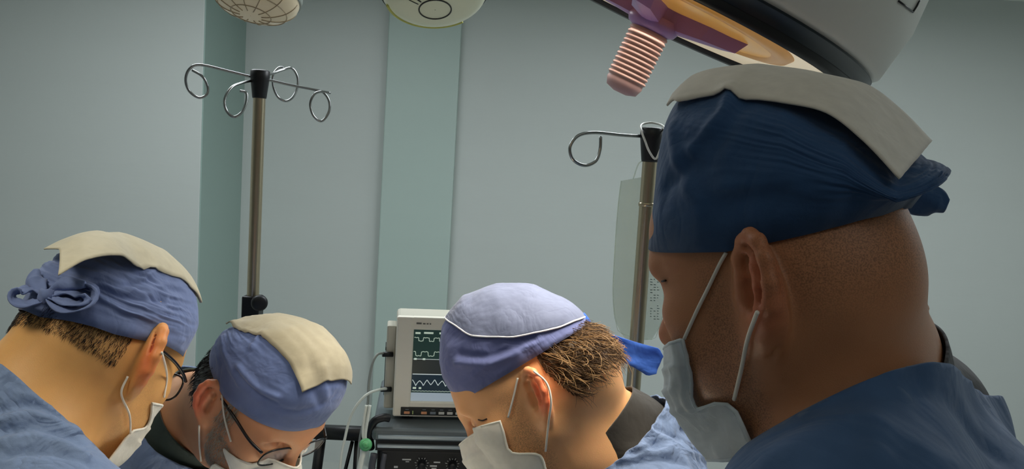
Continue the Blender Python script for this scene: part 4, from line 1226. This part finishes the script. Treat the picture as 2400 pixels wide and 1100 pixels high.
def make_mask(p, net, material, pleats=(.18, .36, .54), depth=.0022, push=.0025, crumple=.0):
    nu, nv = 46, 60
    G = bicubic(net, nu, nv); V = G.reshape(-1, 3) * p.s
    Q = np.array(grid_faces(nu, nv)); N = vnormals(V, Q)
    mid = V[(nu // 2) * nv + nv // 2]
    if N[(nu // 2) * nv + nv // 2] @ (mid - np.array([.04, 0, -.05])) < 0: Q = Q[:, ::-1]; N = -N
    u = np.repeat(np.linspace(0, 1, nu), nv); v = np.tile(np.linspace(0, 1, nv), nu)
    h = np.zeros(len(V))
    for c in pleats: h += depth * np.clip(1 - (u - c) / .09, 0, 1) * (u > c)
    if crumple: h += crumple * ridged(np.stack([u * 4, v * 7, u * 0], 1), 4, 2)
    V = V + N * h[:, None]
    V = V @ p.R.T + p.O
    for i in range(len(V)):
        loc, n, _, dist = p.bs.b.find_nearest(Vector(V[i]), .05)
        if loc is None: continue
        s_ = (Vector(V[i]) - loc).dot(n)
        if s_ < push: V[i] = np.array(loc + n * push)
    ob = child(p, link('face_mask', mesh_np('face_mask', V, Q), None, material)); solidify(ob, .0012, 0)
    G = V.reshape(nu, nv, 3)
    edge = np.vstack([G[0], G[:, -1], G[-1][::-1], G[:, 0][::-1]])
    child(p, tube('mask_binding', edge[::3], .0016, None, material, 6, closed=True), ob)
    p.ms = Surf(V, Q); p.mg = G; p.mask = ob
    return ob
def loop_px(p, pts, surf=None, off=.003, r=.0014, parent=None, pre=(), post=(), name='ear_loop'):
    h = [(surf or p.bs).hit(x, y, off) for x, y in pts]; h = [q for q in h if q is not None]
    path = smooth_path(list(pre) + h + list(post), 26)
    return child(p, tube(name, path, r, None, M_LOOP, 6), parent or p.mask)

def glasses(p, cx=.0345, z=.006, x=.104, hw=.026, hh=.019, wrap=.12, temple=.0022, rim=.0014, tilt=.06, earx=-.004, earz=.024, lab=None, hingez=.012, eary=.079):
    rims = []; root = None
    for s_ in (1, -1):
        pts = []
        for a in np.linspace(0, 2 * math.pi, 40, endpoint=False):
            e = 2.8; c, sn = math.cos(a), math.sin(a); r = (abs(c) ** e + abs(sn) ** e) ** (-1 / e)
            yy = s_ * cx + hw * r * c; zz = z + hh * r * sn
            pts.append(loc2w(p, (x - wrap * abs(yy) * abs(yy) * 8 + tilt * (zz - z), yy, zz)))
        if root is None: root = child(p, tube('glasses', np.array(pts), rim, None, M_FRAME, 8, closed=True))
        else: child(p, tube('rim', np.array(pts), rim, None, M_FRAME, 8, closed=True), root)
        c = np.mean(pts, 0); V = [c] + pts; Fc = [(0, 1 + i, 1 + (i + 1) % 40) for i in range(40)]
        ln = child(p, pydata('lens', V, Fc, None, M_LENS), root); solidify(ln, .0012, 0)
        hy = s_ * (cx + hw + .003)
        tp = [loc2w(p, q) for q in ((x - wrap * hy * hy * 8 - .001, hy, z + hingez), (x - .03, s_ * .073, z + hingez + .002), (x - .065, s_ * .0775, z + hingez + .006), (earx, s_ * eary, earz), (earx - .009, s_ * (eary - .001), earz + .001), (earx - .018, s_ * (eary - .004), earz - .004))]
        child(p, tube('temple', smooth_path(tp, 24), temple, None, M_FRAME, 8, flat=1.0), root)
    br = [loc2w(p, q) for q in ((x - .002, cx - hw, z + .004), (x + .004, 0, z + .008), (x - .002, -(cx - hw), z + .004))]
    child(p, tube('bridge', smooth_path(br, 12), rim * 1.15, None, M_FRAME, 8), root)
    return root

# ---- the man at the right, close to the camera
o = person_cfg((1834, 655, .68, 140, 19, -4), (1978, 955, .75), (150, 26, 0), S4, scale=.95, ear=1.24, fat=.006, neck_r=.064, bulk=1.15, stubble=.55, nape=.55,
               field=(-.12, .72, 1.0), buzz=.5, ear_red=.5, ear_flare=33, ear_out=.005, ear_tilt=8, fine=.0021, zfine=-.2)
p4 = make_person(o, 'person nearest the camera in a deep blue gown and tall navy cap')
CAP4 = dict(xf=.102, xb=-.108, b=.084, rim_a=[0, .6, 1.5, 2.3, 3.1416], rim_z=[.060, .049, .034, .032, .034],
            top=[(.08, .180), (.06, .186), (.03, .188), (-.02, .175), (-.06, .150), (-.095, .112), (-.12, .066), (-.15, .05)],
            boxy=6.0, sq=2.4, flare=.0, lean=-.050, flap=(-.02, -.06), tilt=-.22, gather=.0025, crumple=.0010, drop=.7,
            crown=[(.038, .194, .048, .008), (.030, .197, .050, .010), (.02, .197, .055, .014), (-.02, .182, .057, .016), (-.06, .158, .058, .012), (-.09, .134, .058, .006), (-.110, .102, .058, .002), (-.126, .068, .058, .0)], crown_wr=.0006)
make_cap(p4, CAP4, (M_CAP4,), folds=[([(1712, 215), (1690, 270), (1620, 350)], .006, .004), ([(1640, 330), (1600, 400), (1560, 440)], .008, -.004), ([(1575, 300), (1600, 420), (1640, 480)], .006, .003),
         ([(1700, 440), (1800, 425), (1950, 460)], .010, .003), ([(1700, 470), (1850, 450), (2000, 470)], .007, -.002), ([(1740, 250), (1690, 320), (1640, 400)], .009, -.003)], seed=2)
crown(p4, CAP4, 0, M_PAPER4, 3)
dk = .83
bow(p4, [([P(2060, 462, dk - .02), P(2090, 450, dk), P(2112, 440, dk)], [.004, .012, .013]),
         ([P(2096, 446, dk), P(2122, 410, dk + .01), P(2140, 372, dk + .02)], [.010, .011, .002]),
         ([P(2105, 440, dk), P(2160, 428, dk), P(2186, 402, dk + .01), P(2194, 388, dk + .015)], [.008, .013, .010, .004]),
         ([P(2105, 450, dk), P(2150, 466, dk - .01), P(2190, 474, dk - .01), P(2216, 484, dk - .01)], [.009, .014, .014, .007])], p4.cap, M_CAP4)
garment(p4, 'undershirt', .006, [wplane((1740, 1085, .68), (2085, 932, .66), (2215, 772, .72)), tplane(p4, -.2, (0, 0, -1))], M_BLACK, arms=False)
garment(p4, 'gown', .014, [wplane((1740, 1095, .68), (2090, 932, .66), (2300, 900, .74))], M_GOWN4, step=.0065, skirt=True, wr=(.004, 9), seed=4,
        folds=[([(1800, 1075), (2000, 985), (2110, 935)], .012, .003), ([(2150, 900), (2250, 960), (2330, 1060)], .014, -.005), ([(2060, 1000), (2050, 1060), (2040, 1095)], .01, .004)])
MASK4 = [[(.060, -.058, -.034), (.095, -.034, -.036), (.124, 0, -.042), hl(p4, 1585, 800, .006), hl(p4, 1606, 794)],
         [(.062, -.060, -.055), (.104, -.036, -.058), (.134, 0, -.066), hl(p4, 1600, 862, .010), hl(p4, 1624, 866)],
         [(.062, -.060, -.080), (.106, -.034, -.085), (.134, 0, -.092), hl(p4, 1615, 935, .014), hl(p4, 1645, 948, .008)],
         [(.055, -.058, -.105), (.104, -.030, -.112), (.128, 0, -.116), (.096, .030, -.112), (.043, .066, -.087)],
         [(.040, -.055, -.130), (.094, -.030, -.138), (.112, 0, -.144), (.080, .036, -.138), (.030, .064, -.132)]]
make_mask(p4, MASK4, M_MASKB, crumple=.003)
loop_px(p4, [(1706, 592), (1690, 620), (1665, 672), (1636, 730), (1608, 792)], off=.002, r=.0016)
loop_px(p4, [(1784, 728), (1777, 748), (1760, 795), (1742, 862), (1724, 932)], off=.003, r=.0016)
child(p4, tube('eyelash', p4.bs.path([(1537, 671), (1545, 664), (1554, 659), (1563, 657)], .0012, 12), .0009, None, M_HAIR_D, 6))

# ---- the man behind the monitor's right side, bowed to the left
o = person_cfg((1256, 928, 1.165, 176, 36, 10), (1475, 1110, 1.22), (176, 30, 0), S3, field=(-.02, 1.12, .95), scale=.97, nape=.6, neck_r=.054, ear=1.1, stubble=.5, ear_flare=38, zfine=-.19, ear_red=.9,
               lumps=[((-.085, 0, -.005), (.036, .055, .045))])
p3 = make_person(o, 'person bowed to the left in violet-blue cap, beside the patient monitor')
CAP3 = dict(xf=.099, xb=-.112, b=.084, rim_a=[0, .6, 1.5, 2.3, 3.1416], rim_z=[.046, .047, .046, .046, .046],
            top=[(.104, .12), (.09, .142), (.06, .162), (.014, .170), (-.035, .160), (-.076, .140), (-.103, .112), (-.120, .085)],
            boxy=3.4, sq=2.25, gather=.003, crumple=.0016, drop=.9)
make_cap(p3, CAP3, (M_CAP3,), seed=8, folds=[([(1072, 850), (1150, 850), (1250, 808), (1365, 748)], .006, .004), ([(1080, 830), (1150, 836), (1250, 795), (1360, 735)], .005, -.003),
         ([(1110, 880), (1160, 850), (1215, 830)], .004, .003), ([(1140, 895), (1200, 862), (1260, 842)], .004, -.003)])
crown_shell(p3, CAP3, M_PAPER3, [(.10, .20), (.052, .160), (.034, .138), (.020, .113), (-.03, .082), (-.08, .064), (-.13, .055)], seed=5)
child(p3, tube('seam', p3.k_edge, .0014, None, M_SEAM, 6, closed=True), p3.cap)
dk = 1.235
bow(p3, [([P(1330, 775, dk - .03), P(1355, 760, dk - .01), P(1376, 748, dk)], [.004, .012, .009]), ([P(1362, 762, dk), P(1378, 772, dk), P(1392, 785, dk)], [.008, .010, .007])], p3.cap, M_TIE3)
ribbon(p3, 'tie', [P(1372, 770, dk), P(1400, 790, dk + .01), P(1450, 815, dk + .02), P(1505, 838, dk + .02), P(1546, 856, dk + .02)], .030, p3.cap, M_TIE3, normal=(-.2, -1, .25), taper=[(0, .55), (.3, .8), (.6, 1.1), (.9, 1.45), (1, .9)], curl=.12)
garment(p3, 'undershirt', .008, [splane(p3, (1330, 1095, 1.14), (1492, 916, 1.16)), tplane(p3, -.25, (0, 0, -1))], M_BROWNBLK, arms=False, step=.006, wr=(.002, 14))
garment(p3, 'gown', .016, [splane(p3, (1435, 1095, 1.10), (1575, 970, 1.13))], M_GOWN, step=.005, skirt=True, wr=(.007, 17), seed=7,
        folds=[([(1470, 1062), (1540, 1042), (1625, 1034)], .0055, -.007), ([(1540, 1002), (1590, 1030), (1665, 1055)], .0055, -.006), ([(1600, 1008), (1640, 1058), (1690, 1095)], .006, -.006), ([(1450, 1092), (1520, 1078), (1605, 1084)], .0055, -.006),
               ([(1500, 1050), (1570, 1050), (1650, 1075)], .006, .006), ([(1570, 990), (1620, 1015), (1680, 1075)], .006, .005), ([(1480, 1078), (1550, 1062), (1620, 1066)], .005, .005)])
MASK3 = [[(.045, -.060, -.005), (.098, -.032, -.002), (.131, 0, -.004), (.096, .032, .0), (.043, .060, -.003)],
         [(.052, -.060, -.040), (.110, -.034, -.032), (.138, 0, -.032), (.110, .034, -.032), (.052, .060, -.042)],
         [(.025, -.066, -.062), (.100, -.040, -.066), (.132, 0, -.066), (.100, .040, -.066), (.024, .067, -.063)],
         [(.028, -.064, -.085), (.090, -.040, -.098), (.120, 0, -.098), (.090, .040, -.098), (.027, .065, -.085)],
         [(.034, -.062, -.110), (.075, -.035, -.124), (.095, 0, -.128), (.075, .035, -.124), (.033, .062, -.110)]]
make_mask(p3, MASK3, M_MASK, push=.005)
loop_px(p3, [(1218, 886), (1205, 930), (1192, 978)])
loop_px(p3, [(1250, 872), (1276, 900), (1287, 940), (1284, 985), (1278, 1056)])
hair(p3, lambda L: (L[:, 2] > -.020 - .2 * (L[:, 0] + .09)) & (L[:, 2] < .06) & (L[:, 0] < -.040 - .35 * np.clip(.02 - L[:, 2], 0, .1)) & (np.abs(L[:, 1]) < .078), (-.55, 0, -.83), .028, 1500, .0006, M_HAIR_B, lift=.006, curl=.6, offs=(.001, .008))
hair(p3, lambda L: (L[:, 2] > -.012) & (L[:, 2] < .05) & (L[:, 0] < -.045) & (np.abs(L[:, 1]) < .078), (-.6, 0, -.8), .032, 420, .0007, M_HAIR_L, base=False, seed=9, lift=.009, curl=.9, offs=(.003, .010))
child(p3, tube('eyelash', p3.bs.path([(1122, 984), (1132, 986), (1142, 982)], .001, 10), .0009, None, M_HAIR_D, 6))

# ---- the man at the left edge, seen from behind
o = person_cfg((228, 829, 1.06, 75, 36, 5), (20, 1055, .99), (62, 32, 0), S1, field=(-.32, 1.02, .95), nape=.8, scale=1.0, ear=1.28, ear_flare=46, stubble=.15, zfine=-.2, ear_red=.9)
p1 = make_person(o, 'person at the left edge seen from behind, cornflower cap tied at the nape')
CAP1 = dict(xf=.100, xb=-.112, b=.084, rim_a=[0, .6, 1.5, 2.3, 3.1416], rim_z=[.050, .042, .030, .008, -.004],
            top=[(.104, .13), (.090, .150), (.072, .157), (.005, .154), (-.059, .135), (-.10, .104), (-.125, .06)],
            boxy=4.0, sq=2.3, gather=.006, crumple=.0012, drop=1.8, lean=-.004, tilt=.16, skew=.030, near_drop=(-1, [(.08, .0), (.0, .010), (-.06, .018), (-.14, .034)]), flap=(-.06, -.11),
            crown=[(.080, .150, .040, .010), (.068, .160, .048, .018), (.005, .159, .054, .022), (-.059, .145, .056, .014), (-.095, .124, .056, .006), (-.120, .100, .054, .003), (-.138, .070, .052, .0)], crown_wr=.0006)
make_cap(p1, CAP1, (M_CAP1,), seed=12, folds=[([(220, 668), (270, 690), (330, 702), (385, 708)], .005, -.004), ([(215, 655), (280, 668), (345, 660)], .004, -.003), ([(300, 690), (330, 660), (365, 630)], .004, .003), ([(230, 745), (330, 775), (430, 800)], .004, .002)])
crown(p1, CAP1, 0, M_PAPER, 6)
kp = loc2w(p1, (-.122, 0, .006)); kd = float((kp - CAM) @ _F)
def loop_ribbon(p, pts, width, parent, material, d0, k):
    path = smooth_path([P(x, y, d0 + (692 - y) * k) for x, y in pts], 34); c = path.mean(0); m = 6; V = []
    vd = (c - CAM) / np.linalg.norm(c - CAM)
    for i in range(34):
        T_ = path[min(i + 1, 33)] - path[max(i - 1, 0)]; T_ /= np.linalg.norm(T_)
        B_ = vd + .35 * np.array([0, 0, 1.0]); B_ = B_ - T_ * (B_ @ T_); B_ /= np.linalg.norm(B_); N_ = np.cross(T_, B_)
        w = width * (.35 + .65 * math.sin(math.pi * i / 33) ** .6)
        for j in range(m):
            v = j / (m - 1) - .5; V.append(path[i] + B_ * v * w + N_ * .0015 * math.sin(v * 9 + i * .7))
    ob = child(p, pydata('tie', V, grid_faces(34, m), None, material), parent); solidify(ob, .0016, 0)
loop_ribbon(p1, [(112, 692), (140, 668), (180, 662), (210, 674), (215, 698), (196, 718), (160, 724), (130, 712), (112, 696)], .026, p1.cap, M_CAP1, kd, .0005)
loop_ribbon(p1, [(112, 694), (145, 684), (185, 690), (200, 704), (180, 712), (146, 706), (112, 696)], .018, p1.cap, M_CAP1, kd - .006, .0005)
loop_ribbon(p1, [(104, 690), (84, 678), (56, 680), (37, 690), (42, 704), (66, 712), (90, 706), (104, 696)], .024, p1.cap, M_CAP1, kd, .0005)
bow(p1, [([P(95, 690, kd - .006), P(108, 693, kd - .010), P(121, 696, kd - .006)], [.006, .0085, .006]), ([P(100, 686, kd + .005), P(84, 660, kd + .02), P(86, 632, kd + .03)], [.005, .011, .003]),
         ([P(118, 690, kd + .004), P(150, 670, kd + .004), P(200, 668, kd - .004)], [.005, .010, .004])], p1.cap, M_CAP1)
garment(p1, 'gown', .012, [splane(p1, (235, 1075, .95), (70, 895, .92))], M_GOWN, step=.005, skirt=True, wr=(.007, 15), seed=9,
        folds=[([(0, 962), (80, 950), (160, 985)], .006, -.006), ([(0, 1010), (100, 1000), (195, 1045)], .006, -.007), ([(0, 1040), (110, 1030), (200, 1070)], .006, .005), ([(20, 1064), (120, 1056), (215, 1088)], .006, -.006), ([(60, 925), (130, 962), (185, 1012)], .005, .004), ([(0, 985), (90, 975), (170, 1012)], .006, .005)])
MASK1 = [[(.045, -.062, -.03), (.09, -.034, -.01), (.124, 0, -.004), (.09, .034, -.01), (.045, .062, -.03)],
         [(.07, -.060, -.055), (.112, -.034, -.035), (.138, 0, -.032), (.112, .034, -.035), (.07, .060, -.055)],
         [(.045, -.066, -.070), (.105, -.040, -.066), (.132, 0, -.066), (.105, .040, -.066), (.045, .066, -.070)],
         [(.040, -.064, -.095), (.095, -.040, -.098), (.120, 0, -.098), (.095, .040, -.098), (.040, .064, -.095)],
         [(.036, -.062, -.118), (.075, -.035, -.128), (.095, 0, -.130), (.075, .035, -.128), (.036, .062, -.118)]]
make_mask(p1, MASK1, M_MASK)
glasses(p1)
loop_px(p1, [(376, 828), (386, 880), (380, 930), (350, 1005)])
loop_px(p1, [(294, 880), (291, 920), (294, 965), (297, 1010)], off=.007)
hair(p1, lambda L: (L[:, 2] > -.014 - .12 * np.abs(L[:, 1])) & (L[:, 2] < .03) & (L[:, 0] < -.045) & (np.abs(L[:, 1]) < .076), (-.2, 0, -1), .006, 2600, .00028, M_HAIR_D, base=False, lift=.001, offs=(.0003, .002))

# ---- the bearded man facing the camera, head down
o = person_cfg((604, 948, 1.27, -36, 36, -5), (452, 1035, 1.42), (-30, 26, 0), S2, field=(-.26, 1.36, .95), scale=.95, ear=1.1, stubble=.8, zfine=-.19, ear_red=.8)
p2 = make_person(o, 'grey-bearded person in black glasses, head bowed to the right, slate-blue cap with cream top')
CAP2 = dict(xf=.103, xb=-.110, b=.084, rim_a=[0, .6, 1.5, 2.3, 3.1416], rim_z=[.060, .052, .034, .034, .040],
            top=[(.104, .135), (.090, .158), (.070, .166), (.044, .170), (-.009, .162), (-.075, .126), (-.099, .097), (-.12, .06)],
            boxy=3.6, sq=2.3, gather=.002, crumple=.0014, drop=.8,
            crown=[(.086, .154, .050, .010), (.070, .169, .055, .016), (.044, .174, .058, .022), (-.009, .166, .062, .034), (-.06, .140, .060, .03), (-.09, .112, .05, .01), (-.102, .09, .046, .004)], crown_wr=.0025)
make_cap(p2, CAP2, (M_CAP2,), seed=15, folds=[([(560, 860), (600, 905), (650, 930)], .005, .004), ([(555, 872), (595, 918), (645, 945)], .004, -.003), ([(520, 790), (540, 860), (560, 900)], .005, .003), ([(590, 815), (600, 800), (612, 785)], .004, .004),
         ([(730, 870), (735, 910), (750, 950)], .005, -.003), ([(755, 870), (760, 905), (765, 930)], .005, .003), ([(630, 950), (690, 965), (730, 960)], .006, -.003)])
crown(p2, CAP2, 0, M_PAPER2, 7)
garment(p2, 'undershirt', .008, [tplane(p2, .075, (.35, 0, 1)), tplane(p2, -.25, (0, 0, -1))], M_GREENBLK, arms=False, step=.007)
garment(p2, 'gown', .016, [tplane(p2, .052, (.35, 0, 1))], M_GOWN, step=.007, skirt=True, wr=(.006, 13), seed=11)
make_mask(p2, MASK1, M_MASK)
glasses(p2)
loop_px(p2, [(522, 925), (530, 980), (545, 1035)])
loop_px(p2, [(470, 995), (472, 1040), (475, 1078)])
hair(p2, lambda L: (L[:, 2] > -.035) & (L[:, 2] < .06) & (L[:, 0] < -.038) & (np.abs(L[:, 1]) < .077), (-.3, 0, -.95), .018, 900, .0006, M_HAIR_D, lift=.002, offs=(.001, .005))
hair(p2, lambda L: (L[:, 2] > -.01) & (L[:, 2] < .05) & (L[:, 0] > .006) & (L[:, 0] < .034) & (np.abs(L[:, 1]) > .055), (.1, 0, -1), .012, 260, .0006, M_HAIR_G, base=False, lift=.001, offs=(.0004, .002))
hair(p2, lambda L: (L[:, 2] > -.105) & (L[:, 2] < -.018) & (L[:, 0] > .008) & (L[:, 0] < .055) & (np.abs(L[:, 1]) > .03), (.25, 0, -1), .007, 1300, .00045, M_HAIR_G, base=False, lift=.001, offs=(.0002, .0015), jitter=.9)
for q in (p1, p2, p3, p4): glove(q); trousers(q)
